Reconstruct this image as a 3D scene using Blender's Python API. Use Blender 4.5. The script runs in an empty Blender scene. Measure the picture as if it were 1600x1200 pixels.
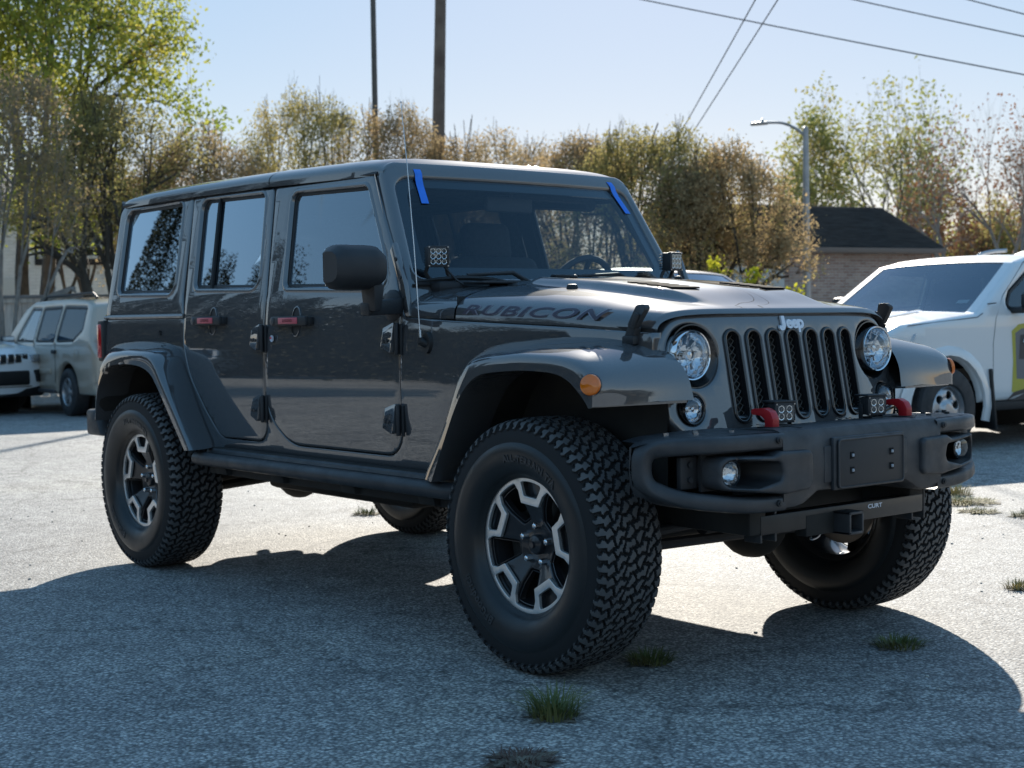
import bpy, bmesh, math, random
import numpy as np
from mathutils import Vector, Matrix
from mathutils.geometry import delaunay_2d_cdt

# ------------------------------------------------------------------ camera
S = bpy.context.scene
COL = S.collection
cam_d = bpy.data.cameras.new('camera'); cam = bpy.data.objects.new('camera', cam_d); COL.objects.link(cam)
CP = Vector((3.6993, -3.9294, 1.1567)); YAW, PIT, ROL, FPX = .6805, -.0412, -.0152, 2275.46
Fv = Vector((-math.cos(YAW)*math.cos(PIT), math.sin(YAW)*math.cos(PIT), math.sin(PIT)))
Rv = Fv.cross(Vector((0, 0, 1))).normalized(); Uv = Rv.cross(Fv)
R2 = Rv*math.cos(ROL)+Uv*math.sin(ROL); U2 = Uv*math.cos(ROL)-Rv*math.sin(ROL)
cam.matrix_world = Matrix(((R2.x, U2.x, -Fv.x, CP.x), (R2.y, U2.y, -Fv.y, CP.y), (R2.z, U2.z, -Fv.z, CP.z), (0, 0, 0, 1)))
cam_d.sensor_width = 36; cam_d.lens = 36*FPX/1600; cam_d.clip_end = 2000; cam_d.clip_start = .05
cam_d.dof.use_dof = True; cam_d.dof.focus_distance = 5.0; cam_d.dof.aperture_fstop = 5.6
S.camera = cam
# ------------------------------------------------------------------ light
SUN_EL = math.radians(25.5); SUN_AZ = math.radians(-45)          # azimuth clockwise from +Y
wd = bpy.data.worlds.new('World'); S.world = wd; wd.use_nodes = True
wn = wd.node_tree.nodes; wl = wd.node_tree.links
sky = wn.new('ShaderNodeTexSky'); sky.sky_type = 'NISHITA'; sky.sun_disc = False
sky.sun_elevation = SUN_EL; sky.sun_rotation = SUN_AZ; sky.altitude = 50; sky.air_density = 1.0; sky.dust_density = .1; sky.ozone_density = 3.0
gmn = wn.new('ShaderNodeGamma'); gmn.inputs[1].default_value = .22      # flatter sky, as the phone exposed it
wl.new(sky.outputs[0], gmn.inputs[0]); hsn = wn.new('ShaderNodeHueSaturation'); hsn.inputs['Saturation'].default_value = 3.2; wl.new(gmn.outputs[0], hsn.inputs['Color'])
tin = wn.new('ShaderNodeMixRGB'); tin.blend_type = 'MULTIPLY'; tin.inputs[0].default_value = 1; tin.inputs[2].default_value = (1.18, 1.0, .965, 1)
wl.new(hsn.outputs[0], tin.inputs[1]); wl.new(tin.outputs[0], wn['Background'].inputs[0]); wn['Background'].inputs[1].default_value = .15
sd = bpy.data.lights.new('sun', 'SUN'); sun = bpy.data.objects.new('sun', sd); COL.objects.link(sun)
sd.energy = 2.3; sd.angle = math.radians(.5); sd.color = (1, .93, .82)
tosun = Vector((math.sin(SUN_AZ)*math.cos(SUN_EL), math.cos(SUN_AZ)*math.cos(SUN_EL), math.sin(SUN_EL)))
sun.rotation_euler = tosun.to_track_quat('Z', 'Y').to_euler()
S.view_settings.view_transform = 'Standard'; S.view_settings.look = 'None'
S.view_settings.exposure = 1.98; S.view_settings.gamma = 1; S.view_settings.use_curve_mapping = False
S.cycles.max_bounces = 6; S.cycles.transparent_max_bounces = 24; S.cycles.glossy_bounces = 3; S.cycles.diffuse_bounces = 3
S.cycles.caustics_reflective = False; S.cycles.caustics_refractive = False; S.cycles.use_denoising = True
S.cycles.sample_clamp_indirect = 6
PI = math.pi; rad = math.radians

# ------------------------------------------------------------------ materials
MATS = {}
def mat(name, col, rough=.5, metal=0, coat=0, spec=.5, **k):
    if name in MATS: return MATS[name]
    m = bpy.data.materials.new(name); m.use_nodes = True
    b = m.node_tree.nodes['Principled BSDF']
    b.inputs['Base Color'].default_value = (*col, 1); b.inputs['Roughness'].default_value = rough
    b.inputs['Metallic'].default_value = metal; b.inputs['Coat Weight'].default_value = coat; b.inputs['Coat Roughness'].default_value = k.get('cr', .02)
    b.inputs['Specular IOR Level'].default_value = spec
    MATS[name] = m
    return m
def nodes_of(m): return m.node_tree.nodes, m.node_tree.links, m.node_tree.nodes['Principled BSDF']
def noise(m, scale, detail=4, coord='Object', rough=.6, stretch=None):
    n, l, b = nodes_of(m)
    tc = n.new('ShaderNodeTexCoord'); t = n.new('ShaderNodeTexNoise'); t.inputs['Scale'].default_value = scale
    t.inputs['Detail'].default_value = detail; t.inputs['Roughness'].default_value = rough
    if stretch:
        mp = n.new('ShaderNodeMapping'); mp.inputs['Scale'].default_value = stretch
        l.new(tc.outputs[coord], mp.inputs[0]); l.new(mp.outputs[0], t.inputs[0])
    else: l.new(tc.outputs[coord], t.inputs[0])
    return t
def ramp(m, src, stops, target=None):
    n, l, b = nodes_of(m)
    r = n.new('ShaderNodeValToRGB'); e = r.color_ramp.elements
    while len(e) < len(stops): e.new(.5)
    for i, (p, c) in enumerate(stops):
        e[i].position = p; e[i].color = (*c, 1) if len(c) == 3 else c
    l.new(src, r.inputs[0])
    if target: l.new(r.outputs[0], b.inputs[target])
    return r
def bump(m, src, dist, strength=1.0, prev=None):
    n, l, b = nodes_of(m)
    u = n.new('ShaderNodeBump'); u.inputs['Distance'].default_value = dist; u.inputs['Strength'].default_value = strength
    l.new(src, u.inputs['Height'])
    if prev is not None: l.new(prev.outputs[0], u.inputs['Normal'])
    l.new(u.outputs[0], b.inputs['Normal'])
    return u
def g(v): return (v, v, v)
def var(name, c0, c1, scale, rough=.5, metal=0, bmp=0, bscale=None, rr=None, **k):
    m = mat(name, c0, rough, metal, **k)
    if m.node_tree.nodes.get('vv'): return m
    t = noise(m, scale); t.name = 'vv'
    ramp(m, t.outputs[0], [(.3, c0), (.7, c1)], 'Base Color')
    if rr: ramp(m, noise(m, scale*2.3).outputs[0], [(.3, g(rr[0])), (.7, g(rr[1]))], 'Roughness')
    if bmp: bump(m, noise(m, bscale or scale*4).outputs[0], bmp)
    return m
def glass(name, tint, ior=1.5, rough=0.0, k=1.9):
    m = bpy.data.materials.new(name); m.use_nodes = True
    n, l = m.node_tree.nodes, m.node_tree.links
    n.remove(n['Principled BSDF'])
    geo = n.new('ShaderNodeNewGeometry'); mr = n.new('ShaderNodeMapRange')
    mr.inputs['To Min'].default_value = ior; mr.inputs['To Max'].default_value = 1/ior
    l.new(geo.outputs['Backfacing'], mr.inputs['Value'])
    fr = n.new('ShaderNodeFresnel'); l.new(mr.outputs[0], fr.inputs['IOR'])
    tr = n.new('ShaderNodeBsdfTransparent'); tr.inputs[0].default_value = (*tint, 1)
    gl = n.new('ShaderNodeBsdfGlossy'); gl.inputs['Roughness'].default_value = rough; gl.inputs[0].default_value = (.74, .88, 1, 1)
    mx = n.new('ShaderNodeMixShader'); mul = n.new('ShaderNodeMath'); mul.operation = 'MULTIPLY'; mul.use_clamp = True
    mul.inputs[1].default_value = k
    l.new(fr.outputs[0], mul.inputs[0]); l.new(mul.outputs[0], mx.inputs[0])
    l.new(tr.outputs[0], mx.inputs[1]); l.new(gl.outputs[0], mx.inputs[2]); l.new(mx.outputs[0], n['Material Output'].inputs[0])
    MATS[name] = m
    return m

PAINT = mat('granite_paint', (.075, .078, .083), .44, .10, coat=1.0, spec=.0, cr=.012); PAINT.node_tree.nodes['Principled BSDF'].inputs['Coat IOR'].default_value = 2.1
_n = noise(PAINT, 1.1, 2); bump(PAINT, _n.outputs[0], .0016)
_n2 = noise(PAINT, 900, 1); ramp(PAINT, _n2.outputs[0], [(.35, (.062, .063, .066)), (.7, (.102, .103, .107))], 'Base Color')
BLACKP = var('textured_black_plastic', (.018, .019, .021), (.028, .029, .032), 6, .55, bmp=.0004, bscale=600)
BUMPER = var('charcoal_powder_coat', (.024, .026, .030), (.052, .054, .058), 7, .46, bmp=.0005, bscale=700, rr=(.34, .60))
RUBBER = var('tyre_rubber', (.020, .021, .023), (.034, .035, .038), 9, .62, bmp=.0005, bscale=300, rr=(.5, .72))
SHINE = mat('dressed_sidewall_rubber', (.016, .017, .018), .38)
_n = noise(SHINE, 12); ramp(SHINE, _n.outputs[0], [(.3, g(.28)), (.7, g(.5))], 'Roughness')
SEAL = mat('rubber_seal', (.012, .012, .013), .55)
DARK = var('dirty_underbody', (.010, .010, .010), (.026, .024, .021), 7, .75)
MACH = var('machined_aluminium', (.80, .78, .75), (.88, .86, .84), 30, .34, metal=.75)
RIMB = mat('satin_black_rim', (.024, .024, .027), .34, .2, coat=.5)
CHROME = mat('chrome', (.82, .83, .85), .08, 1)
STEEL = mat('bare_steel', (.45, .45, .46), .3, 1)
REDP = mat('red_powder_coat', (.42, .012, .018), .38)
REDI = mat('red_handle_insert', (.58, .10, .13), .42)
BADGE = mat('pale_badge', (.72, .78, .86), .3)
DECAL = mat('dark_purple_decal', (.046, .034, .052), .42)
DECALO = mat('decal_outline', (.20, .19, .22), .4)
AMBER = mat('amber_lens', (.75, .17, .01), .12, coat=.6)
REDL = mat('red_tail_lens', (.45, .01, .015), .12, coat=.6)
TAPE = var('blue_masking_tape', (.03, .20, .80), (.04, .24, .88), 40, .7)
CLOTH = var('dark_seat_cloth', (.016, .016, .018), (.03, .03, .032), 60, .85)
TRIM = mat('dark_interior_trim', (.02, .02, .022), .7)
GLS = glass('tinted_glass', (.10, .115, .125), k=4.4); GLF = glass('front_side_glass', (.62, .66, .66), k=3.6); GLW = glass('windshield_glass', (.86, .92, .94), k=1.2)
GLL = glass('lamp_lens_glass', (.88, .91, .93), 1.45); GLC = glass('clear_window_glass', (.5, .58, .55))
REFL = mat('lamp_reflector', (.75, .77, .8), .14, 1)
_n = noise(REFL, 28, 2); bump(REFL, _n.outputs[0], .006)
LEDR = mat('led_reflector', (.8, .82, .85), .12, 1)

# ------------------------------------------------------------------ object helpers
def tag(o, label=None, cat=None, group=None, kind=None):
    if label: o['label'] = label
    if cat: o['category'] = cat
    if group: o['group'] = group
    if kind: o['kind'] = kind
    return o
def empty(name, loc=(0, 0, 0), rz=0, parent=None):
    o = bpy.data.objects.new(name, None); COL.objects.link(o); o.location = loc; o.rotation_euler = (0, 0, rz); o.empty_display_size = .2
    if parent: o.parent = parent
    return o
def mesh_ob(name, verts, faces, m, parent=None, smooth=True, mi=None, angle=None):
    me = bpy.data.meshes.new(name); me.from_pydata([tuple(v) for v in verts], [], faces)
    ms = m if isinstance(m, (list, tuple)) else [m]
    for x in ms: me.materials.append(x)
    if mi is not None: me.polygons.foreach_set('material_index', mi)
    me.polygons.foreach_set('use_smooth', [smooth]*len(me.polygons)); me.update()
    if smooth and angle: me.set_sharp_from_angle(angle=rad(angle))
    o = bpy.data.objects.new(name, me); COL.objects.link(o)
    if parent: o.parent = parent
    return o
class MB:
    def __init__(s): s.v = []; s.f = []; s.m = []; s.k = 0
    def add(s, v, f, mi=None):
        n = len(s.v); s.v += [tuple(p) for p in v]; s.f += [[i+n for i in q] for q in f]; s.m += [s.k if mi is None else mi]*len(f); return s
    def bm(s, b, M=None):
        if M is not None: b.transform(M)
        b.verts.index_update(); s.add([v.co[:] for v in b.verts], [[v.index for v in q.verts] for q in b.faces]); b.free(); return s
    def box(s, c, d, bev=0, rot=None, seg=2):
        b = bmesh.new(); bmesh.ops.create_cube(b, size=1); bmesh.ops.scale(b, vec=d, verts=b.verts)
        if bev: bmesh.ops.bevel(b, geom=b.edges[:], offset=bev, segments=seg, profile=.5, affect='EDGES')
        M = Matrix.Translation(c)
        if rot: M = M @ (Matrix.Rotation(rot[2], 4, 'Z') @ Matrix.Rotation(rot[1], 4, 'Y') @ Matrix.Rotation(rot[0], 4, 'X'))
        return s.bm(b, M)
    def hexa(s, p8, bev=0, seg=2):     # 8 corners: bottom 4 ccw, top 4 ccw
        b = bmesh.new(); vs = [b.verts.new(p) for p in p8]
        for q in ((3, 2, 1, 0), (4, 5, 6, 7), (0, 1, 5, 4), (1, 2, 6, 5), (2, 3, 7, 6), (3, 0, 4, 7)): b.faces.new([vs[i] for i in q])
        bmesh.ops.recalc_face_normals(b, faces=b.faces)
        if bev: bmesh.ops.bevel(b, geom=b.edges[:], offset=bev, segments=seg, profile=.5, affect='EDGES')
        return s.bm(b)
    def cyl(s, a, b_, r, r2=None, n=20, cap=True, bev=0):
        a = Vector(a); d = Vector(b_)-a; L = d.length; b = bmesh.new()
        bmesh.ops.create_cone(b, cap_ends=cap, segments=n, radius1=r, radius2=r if r2 is None else r2, depth=L)
        if bev: bmesh.ops.bevel(b, geom=[e for e in b.edges if abs(e.verts[0].co.z-e.verts[1].co.z) < 1e-6], offset=bev, segments=2, profile=.5, affect='EDGES')
        return s.bm(b, Matrix.Translation(a+d/2) @ d.to_track_quat('Z', 'Y').to_matrix().to_4x4())
    def sph(s, c, r, n=16, sc=(1, 1, 1)):
        b = bmesh.new(); bmesh.ops.create_uvsphere(b, u_segments=n, v_segments=n//2+1, radius=r); bmesh.ops.scale(b, vec=sc, verts=b.verts)
        return s.bm(b, Matrix.Translation(c))
    def lathe(s, prof, c, axis='Y', n=48, close=False):
        # prof: (r, h) ; axis direction of h
        v = []; f = []; m = len(prof)
        for i in range(n):
            a = 2*PI*i/n
            for r, h in prof:
                if axis == 'Y': v.append((c[0]+r*math.cos(a), c[1]+h, c[2]+r*math.sin(a)))
                elif axis == 'X': v.append((c[0]+h, c[1]+r*math.cos(a), c[2]+r*math.sin(a)))
                else: v.append((c[0]+r*math.cos(a), c[1]+r*math.sin(a), c[2]+h))
        for i in range(n):
            j = (i+1) % n
            for k in range(m-1): f.append([i*m+k, j*m+k, j*m+k+1, i*m+k+1])
        return s.add(v, f)
    def tube(s, pts, r, n=10, cap=True, sq=None):
        pts = [Vector(p) for p in pts]; rs = r if isinstance(r, (list, tuple)) else [r]*len(pts)
        v = []; f = []; up = Vector((0, 0, 1))
        t0 = (pts[1]-pts[0]).normalized()
        if abs(t0.z) > .95: up = Vector((1, 0, 0))
        for i, p in enumerate(pts):
            t = (pts[min(i+1, len(pts)-1)]-pts[max(i-1, 0)]).normalized()
            x = t.cross(up).normalized(); y = x.cross(t)
            up = y
            for k in range(n):
                a = 2*PI*k/n
                ca, sa = math.cos(a), math.sin(a)
                v.append(p+(x*ca+y*sa)*rs[i])
        for i in range(len(pts)-1):
            for k in range(n): f.append([i*n+k, i*n+(k+1) % n, (i+1)*n+(k+1) % n, (i+1)*n+k])
        if cap: f.append(list(range(n))[::-1]); f.append([(len(pts)-1)*n+k for k in range(n)])
        return s.add(v, f)
    def grid(s, P, closed_u=False, closed_v=False):
        nu = len(P); nv = len(P[0]); v = [q for row in P for q in row]; f = []
        for i in range(nu if closed_u else nu-1):
            for j in range(nv if closed_v else nv-1):
                a, b = i, (i+1) % nu; c, d = j, (j+1) % nv
                f.append([a*nv+c, b*nv+c, b*nv+d, a*nv+d])
        return s.add(v, f)
    def prism(s, poly, f0, f1, bev=0):   # poly list of 2D, f0/f1: (u,v)->3D for the two ends
        n = len(poly); v = [f0(*p) for p in poly]+[f1(*p) for p in poly]
        b = bmesh.new(); vs = [b.verts.new(p) for p in v]
        b.faces.new(vs[:n][::-1]); b.faces.new(vs[n:])
        for i in range(n): b.faces.new([vs[i], vs[(i+1) % n], vs[n+(i+1) % n], vs[n+i]])
        bmesh.ops.recalc_face_normals(b, faces=b.faces)
        if bev: bmesh.ops.bevel(b, geom=[e for e in b.edges if (e.verts[0].index < n) == (e.verts[1].index < n)] if False else b.edges[:], offset=bev, segments=2, profile=.5, affect='EDGES', clamp_overlap=True)
        bmesh.ops.triangulate(b, faces=[q for q in b.faces if len(q.verts) > 4])
        return s.bm(b)
    def ob(s, name, m, parent=None, smooth=True, angle=35, loc=None):
        if loc is not None: s.v = [(a-loc[0], b-loc[1], c-loc[2]) for a, b, c in s.v]
        o = mesh_ob(name, s.v, s.f, m, parent, smooth, s.m, angle)
        if loc is not None: o.location = loc
        return o
def fixn(o):
    b = bmesh.new(); b.from_mesh(o.data); bmesh.ops.recalc_face_normals(b, faces=b.faces); b.to_mesh(o.data); b.free(); return o
def flip_copy(o, parent=None, name=None):      # mirror a mesh object about y=0 (vehicle frame)
    me = o.data.copy(); me.transform(Matrix.Diagonal((1, -1, 1, 1))); me.flip_normals()
    c = bpy.data.objects.new(name or o.name.split('.')[0], me); COL.objects.link(c); c.parent = parent or o.parent
    l = o.location; c.location = (l.x, -l.y, l.z)
    for k in ('label',):
        if k in o: c[k] = o[k]
    return c
# ---- 2D outlines and curved sheets
def rnd(pts, r, seg=6):
    out = []; n = len(pts)
    for i in range(n):
        rr = r[i] if isinstance(r, (list, tuple)) else r
        p = np.array(pts[i], float); a = np.array(pts[i-1], float)-p; b = np.array(pts[(i+1) % n], float)-p
        la, lb = np.linalg.norm(a), np.linalg.norm(b)
        if rr <= 0 or la < 1e-9 or lb < 1e-9: out.append(tuple(p)); continue
        a /= la; b /= lb; c = max(-1, min(1, float(a@b))); th = math.acos(c)
        if th > 3.05: out.append(tuple(p)); continue
        d = min(rr/math.tan(th/2), la*.49, lb*.49); r2 = d*math.tan(th/2)
        bis = (a+b)/np.linalg.norm(a+b); cen = p+bis*(r2/math.sin(th/2))
        s0 = p+a*d-cen; s1 = p+b*d-cen; a0 = math.atan2(s0[1], s0[0]); a1 = math.atan2(s1[1], s1[0]); da = (a1-a0+PI) % (2*PI)-PI
        for k in range(seg+1):
            t = a0+da*k/seg; out.append((cen[0]+r2*math.cos(t), cen[1]+r2*math.sin(t)))
    return out
def ell(cx, cy, rx, ry, n=40): return [(cx+rx*math.cos(2*PI*i/n), cy+ry*math.sin(2*PI*i/n)) for i in range(n)]
def dens(loop, step):
    out = []; n = len(loop)
    for i in range(n):
        a = np.array(loop[i], float); b = np.array(loop[(i+1) % n], float); L = np.linalg.norm(b-a)
        if L < 1e-7: continue
        k = max(1, int(math.ceil(L/step)))
        for j in range(k): out.append(tuple(a+(b-a)*j/k))
    return out
def inpoly(P, loop):
    x, y = P[:, 0], P[:, 1]; ins = np.zeros(len(P), bool); L = np.array(loop); n = len(L)
    for i in range(n):
        x0, y0 = L[i-1]; x1, y1 = L[i]
        if y0 == y1: continue
        c = ((y0 > y) != (y1 > y)) & (x < (x1-x0)*(y-y0)/(y1-y0)+x0); ins ^= c
    return ins
def dist_loops(P, loops):
    d = np.full(len(P), 1e9)
    for L in loops:
        A = np.array(L); B = np.roll(A, -1, 0)
        for a, b in zip(A, B):
            ab = b-a; t = np.clip(((P-a)@ab)/max(ab@ab, 1e-12), 0, 1); q = P-(a+t[:, None]*ab)
            d = np.minimum(d, np.hypot(q[:, 0], q[:, 1]))
    return d
def sheet(outer, holes, fmap, step=.05, r=.0, thick=0., edge_step=None, mb=None, flip=False, rb=None):
    """Triangulated curved panel. fmap(u, v, depth) -> xyz, depth>0 goes inwards. r: rounded edge radius."""
    es = edge_step or step
    loops = [dens(outer, es)]+[dens(h, es) for h in holes]
    V = []; E = []
    for L in loops:
        n0 = len(V); V += L; E += [(n0+i, n0+(i+1) % len(L)) for i in range(len(L))]
    A = np.array(loops[0]); extra = []
    if r > 0:
        for L in loops:
            Q = np.array(L); T = np.roll(Q, -1, 0)-np.roll(Q, 1, 0); T /= np.maximum(np.linalg.norm(T, axis=1), 1e-9)[:, None]; N = np.stack([-T[:, 1], T[:, 0]], 1)
            for d in (.2*r, .5*r, r):
                for sg in (1, -1): extra.append(((Q+N*sg*d), d))
        ex = []
        for Q, d in extra:
            dd = dist_loops(Q, loops); ok = dd > d*.93
            ex.append(Q[ok])
        ex = np.concatenate(ex); ins = inpoly(ex, loops[0])
        for h in loops[1:]: ins &= ~inpoly(ex, h)
        V += [tuple(p) for p in ex[ins]]
    x0, y0 = A.min(0); x1, y1 = A.max(0)
    gx = np.arange(x0+step/2, x1, step); gy = np.arange(y0+step/2, y1, step)
    if len(gx) and len(gy):
        G = np.stack(np.meshgrid(gx, gy), -1).reshape(-1, 2)
        ins = inpoly(G, loops[0])
        for h in loops[1:]: ins &= ~inpoly(G, h)
        G = G[ins]
        if len(G):
            G = G[dist_loops(G, loops) > max(r*1.3, step*.35)]; V += [tuple(p) for p in G]
    vs, es_, fs, ov, oe, of = delaunay_2d_cdt([Vector(p) for p in V], E, [], 0, 1e-6)
    P = np.array([v[:] for v in vs]); F = np.array([list(f) for f in fs])
    C = P[F].mean(1); ins = inpoly(C, loops[0])
    for h in loops[1:]: ins &= ~inpoly(C, h)
    F = F[ins]
    ar = np.abs(np.cross(P[F[:, 1]]-P[F[:, 0]], P[F[:, 2]]-P[F[:, 0]])); F = F[ar > 1e-10]
    if r > 0:
        d = np.minimum(dist_loops(P, loops), r); dep = (rb or r)*(1-np.sqrt(np.maximum(0, 1-(1-d/r)**2)))
    else: dep = np.zeros(len(P))
    X = [fmap(P[i, 0], P[i, 1], dep[i]) for i in range(len(P))]
    F = [list(map(int, f)) for f in F]
    if thick:
        from collections import Counter
        ed = Counter(); dirs = {}
        for f in F:
            for a, b in ((f[0], f[1]), (f[1], f[2]), (f[2], f[0])):
                ed[(min(a, b), max(a, b))] += 1; dirs[(min(a, b), max(a, b))] = (a, b)
        bd = [dirs[e] for e, c in ed.items() if c == 1]; nm = {}
        for a, b in bd:
            for i in (a, b):
                if i not in nm: nm[i] = len(X); X.append(fmap(P[i, 0], P[i, 1], dep[i]+thick))
        F += [[b, a, nm[a], nm[b]] for a, b in bd]
    if flip: F = [f[::-1] for f in F]
    mb = mb or MB(); mb.add(X, F); return mb
def lerp(a, b, t): return a+(b-a)*t
def interp(x, xs, ys): return float(np.interp(x, xs, ys))
def crom(pts, n=6, closed=False):     # catmull-rom through points of any dimension
    P = [np.array(p, float) for p in pts]; out = []; m = len(P)
    rng = range(m) if closed else range(m-1)
    for i in rng:
        p1, p2 = P[i], P[(i+1) % m]
        p0 = P[i-1] if (closed or i > 0) else p1*2-p2; p3 = P[(i+2) % m] if (closed or i < m-2) else p2*2-p1
        for k in range(n):
            t = k/n; out.append(.5*((2*p1)+(-p0+p2)*t+(2*p0-5*p1+4*p2-p3)*t*t+(-p0+3*p1-3*p2+p3)*t**3))
    if not closed: out.append(P[-1])
    return [tuple(p) for p in out]
def text_ob(name, txt, size, m, parent, M, ext=.002, shear=0, sx=1.0, offset=0, bold=0, align='CENTER', spacing=1):
    c = bpy.data.curves.new(name, 'FONT'); c.body = txt; c.size = size; c.extrude = ext; c.align_x = align; c.align_y = 'CENTER'
    c.shear = shear; c.offset = bold; c.space_character = spacing; c.resolution_u = 3
    t = bpy.data.objects.new('tmp', c); COL.objects.link(t)
    dg = bpy.context.evaluated_depsgraph_get(); me = bpy.data.meshes.new_from_object(t.evaluated_get(dg)); bpy.data.objects.remove(t); bpy.data.curves.remove(c)
    me.transform(M @ Matrix.Diagonal((sx, 1, 1, 1))); me.name = name
    me.materials.clear(); me.materials.append(m)
    o = bpy.data.objects.new(name, me); COL.objects.link(o)
    if parent: o.parent = parent
    return o
def frame(o, x, y):    # matrix whose local x,y map onto given world vectors
    x = Vector(x).normalized(); z = x.cross(Vector(y)).normalized(); y = z.cross(x)
    return Matrix(((x.x, y.x, z.x, o[0]), (x.y, y.y, z.y, o[1]), (x.z, y.z, z.z, o[2]), (0, 0, 0, 1)))
def copy_tree(o, parent=None):
    c = o.copy(); COL.objects.link(c)
    if parent is not None: c.parent = parent
    for ch in o.children: copy_tree(ch, c)
    return c
# ================================================================== the lifted grey 4x4 (vehicle frame = world frame, right side is y<0)
CAR = empty('four_wheel_drive_car', (0, 0, 0))
tag(CAR, 'lifted dark grey four-door off-road car with knobbly tyres parked in the foreground', 'car')
W = 2.947
def belt_y(x, z):                     # half width of the body skin
    if z <= 1.27: y = .793-.22*(z-.97)**2
    else: y = .7732-(z-1.27)*.205
    if x > -.6:
        t = min(1, (x+.6)/1.0); y -= .185*t**1.15
    return y
def fs(off=0.0):                      # right-side mapping with outward offset
    return lambda u, v, d: (u, -(belt_y(u, v)+off-d), v)
def both(o):                          # keep the right one and add its mirror twin
    return o, flip_copy(o)

# door outlines (x, z)
RD = rnd([(-2.664, 1.25), (-2.655, 1.10), (-2.60, .95), (-2.45, .775), (-2.33, .655), (-1.885, .655), (-1.885, 1.0), (-1.895, 1.30), (-1.972, 1.775), (-2.750, 1.795)],
         [0, .2, .5, .5, .12, .10, 0, 0, .02, .02])
FD = rnd([(-1.888, 1.30), (-1.879, 1.0), (-1.879, .78), (-1.70, .655), (-.85, .655), (-.85, 1.0), (-.855, 1.24), (-.962, 1.45), (-1.176, 1.762), (-1.963, 1.775)],
         [0, 0, .22, .25, .12, 0, .02, .1, .03, .02])
def inset(loop, d):
    Q = np.array(loop); T = np.roll(Q, -1, 0)-np.roll(Q, 1, 0); T /= np.maximum(np.linalg.norm(T, axis=1), 1e-9)[:, None]
    N = np.stack([-T[:, 1], T[:, 0]], 1)
    a = sum(Q[i][0]*Q[(i+1) % len(Q)][1]-Q[(i+1) % len(Q)][0]*Q[i][1] for i in range(len(Q)))
    if a < 0: N = -N
    return [tuple(p) for p in Q+N*d]
RDi, FDi = inset(RD, .0035), inset(FD, .0035)
# windows
FW = rnd([(-1.752, 1.322), (-.965, 1.300), (-1.010, 1.42), (-1.212, 1.722), (-1.806, 1.740)], [.04, .06, .3, .055, .04])
RW = rnd([(-2.592, 1.342), (-1.970, 1.326), (-2.040, 1.758), (-2.655, 1.772)], [.045, .06, .045, .05])
QW = rnd([(-3.452, 1.340), (-2.796, 1.325), (-2.850, 1.778), (-3.492, 1.776)], [.045, .06, .045, .06])
def window(outer, parent, gm, name='window', mirror=True, bars=()):
    hole = inset(outer, .010)
    tr = sheet(outer, [inset(outer, .020)], fs(-.012), step=.2, edge_step=.02, r=.006, thick=.01).ob('window_seal', SEAL, parent)
    gl = sheet(inset(outer, .018), [], fs(-.018), step=.15, edge_step=.03).ob(name, gm, parent)
    for (xa, xb) in bars:
        b = MB(); pts = []
        for k in range(9):
            t = k/8; z = 1.335+t*(1.758-1.335); x = lerp(xa, xb, t); pts.append((x, -(belt_y(x, z)-.010), z))
        b.tube(pts, .011, 6); b.ob('window_divider', SEAL, gl)
    return tr, gl
def door(name, outline, win, gm, bars=()):
    holes = [win]
    d = sheet(outline, holes, fs(0), step=.045, edge_step=.016, r=.007, thick=.035).ob('door', PAINT, CAR, angle=60)
    # rolled recess lip round the glass: an outer stamped frame
    lip_o = inset(win, -.030); lip_i = win
    window(win, d, gm, bars=bars)
    return d
door_f = door('door', FDi, FW, GLF)
door_r = door('door', RDi, RW, GLS, bars=((-2.430, -2.487),))

# stamped frames around glass (slightly raised bead)
def bead(outer, parent, off=.0, rr=.009):
    L = dens(outer, .02); P = [(x, -(belt_y(x, z)+off), z) for x, z in L]
    M_ = MB(); n = len(P); prof = []
    for i in range(n):
        x, z = L[i]; xa, za = L[i-1]; xb, zb = L[(i+1) % n]; t = np.array([xb-xa, zb-za]); t /= max(np.linalg.norm(t), 1e-9); nn = np.array([-t[1], t[0]])
        row = []
        for s_, h in ((-.020, -.003), (-.010, .004), (-.003, .0045), (.003, .001), (.008, -.010)):
            q = np.array([x, z])+nn*s_; row.append((q[0], -(belt_y(q[0], q[1])+h), q[1]))
        prof.append(row)
    M_.grid(prof, closed_u=True)
    return fixn(M_.ob('window_frame', PAINT, parent))

# ---- body tub: quarter panel, sill, cowl side with door openings and wheel arches
rear_arch = [(-3.40, .66), (-3.335, .86), (-3.24, .99), (-3.12, 1.03), (-2.79, 1.03), (-2.66, .97), (-2.55, .84), (-2.42, .66)]
front_arch = [(-.62, .62), (-.50, .84), (-.38, .98), (-.24, 1.03), (.22, 1.03), (.32, 1.0)]
body_pts = [(-3.55, .66)]+rear_arch+[(-2.40, .600), (-.64, .600)]+front_arch+[(.335, .97), (.335, 1.121), (.0, 1.143), (-.55, 1.172), (-.80, 1.186), (-.842, 1.30), (-.85, 1.245)]
front_open = [(-.850, 1.24)]+[p for p in FD if p[1] < 1.235 and p[0] > -.9][::-1]
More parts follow.
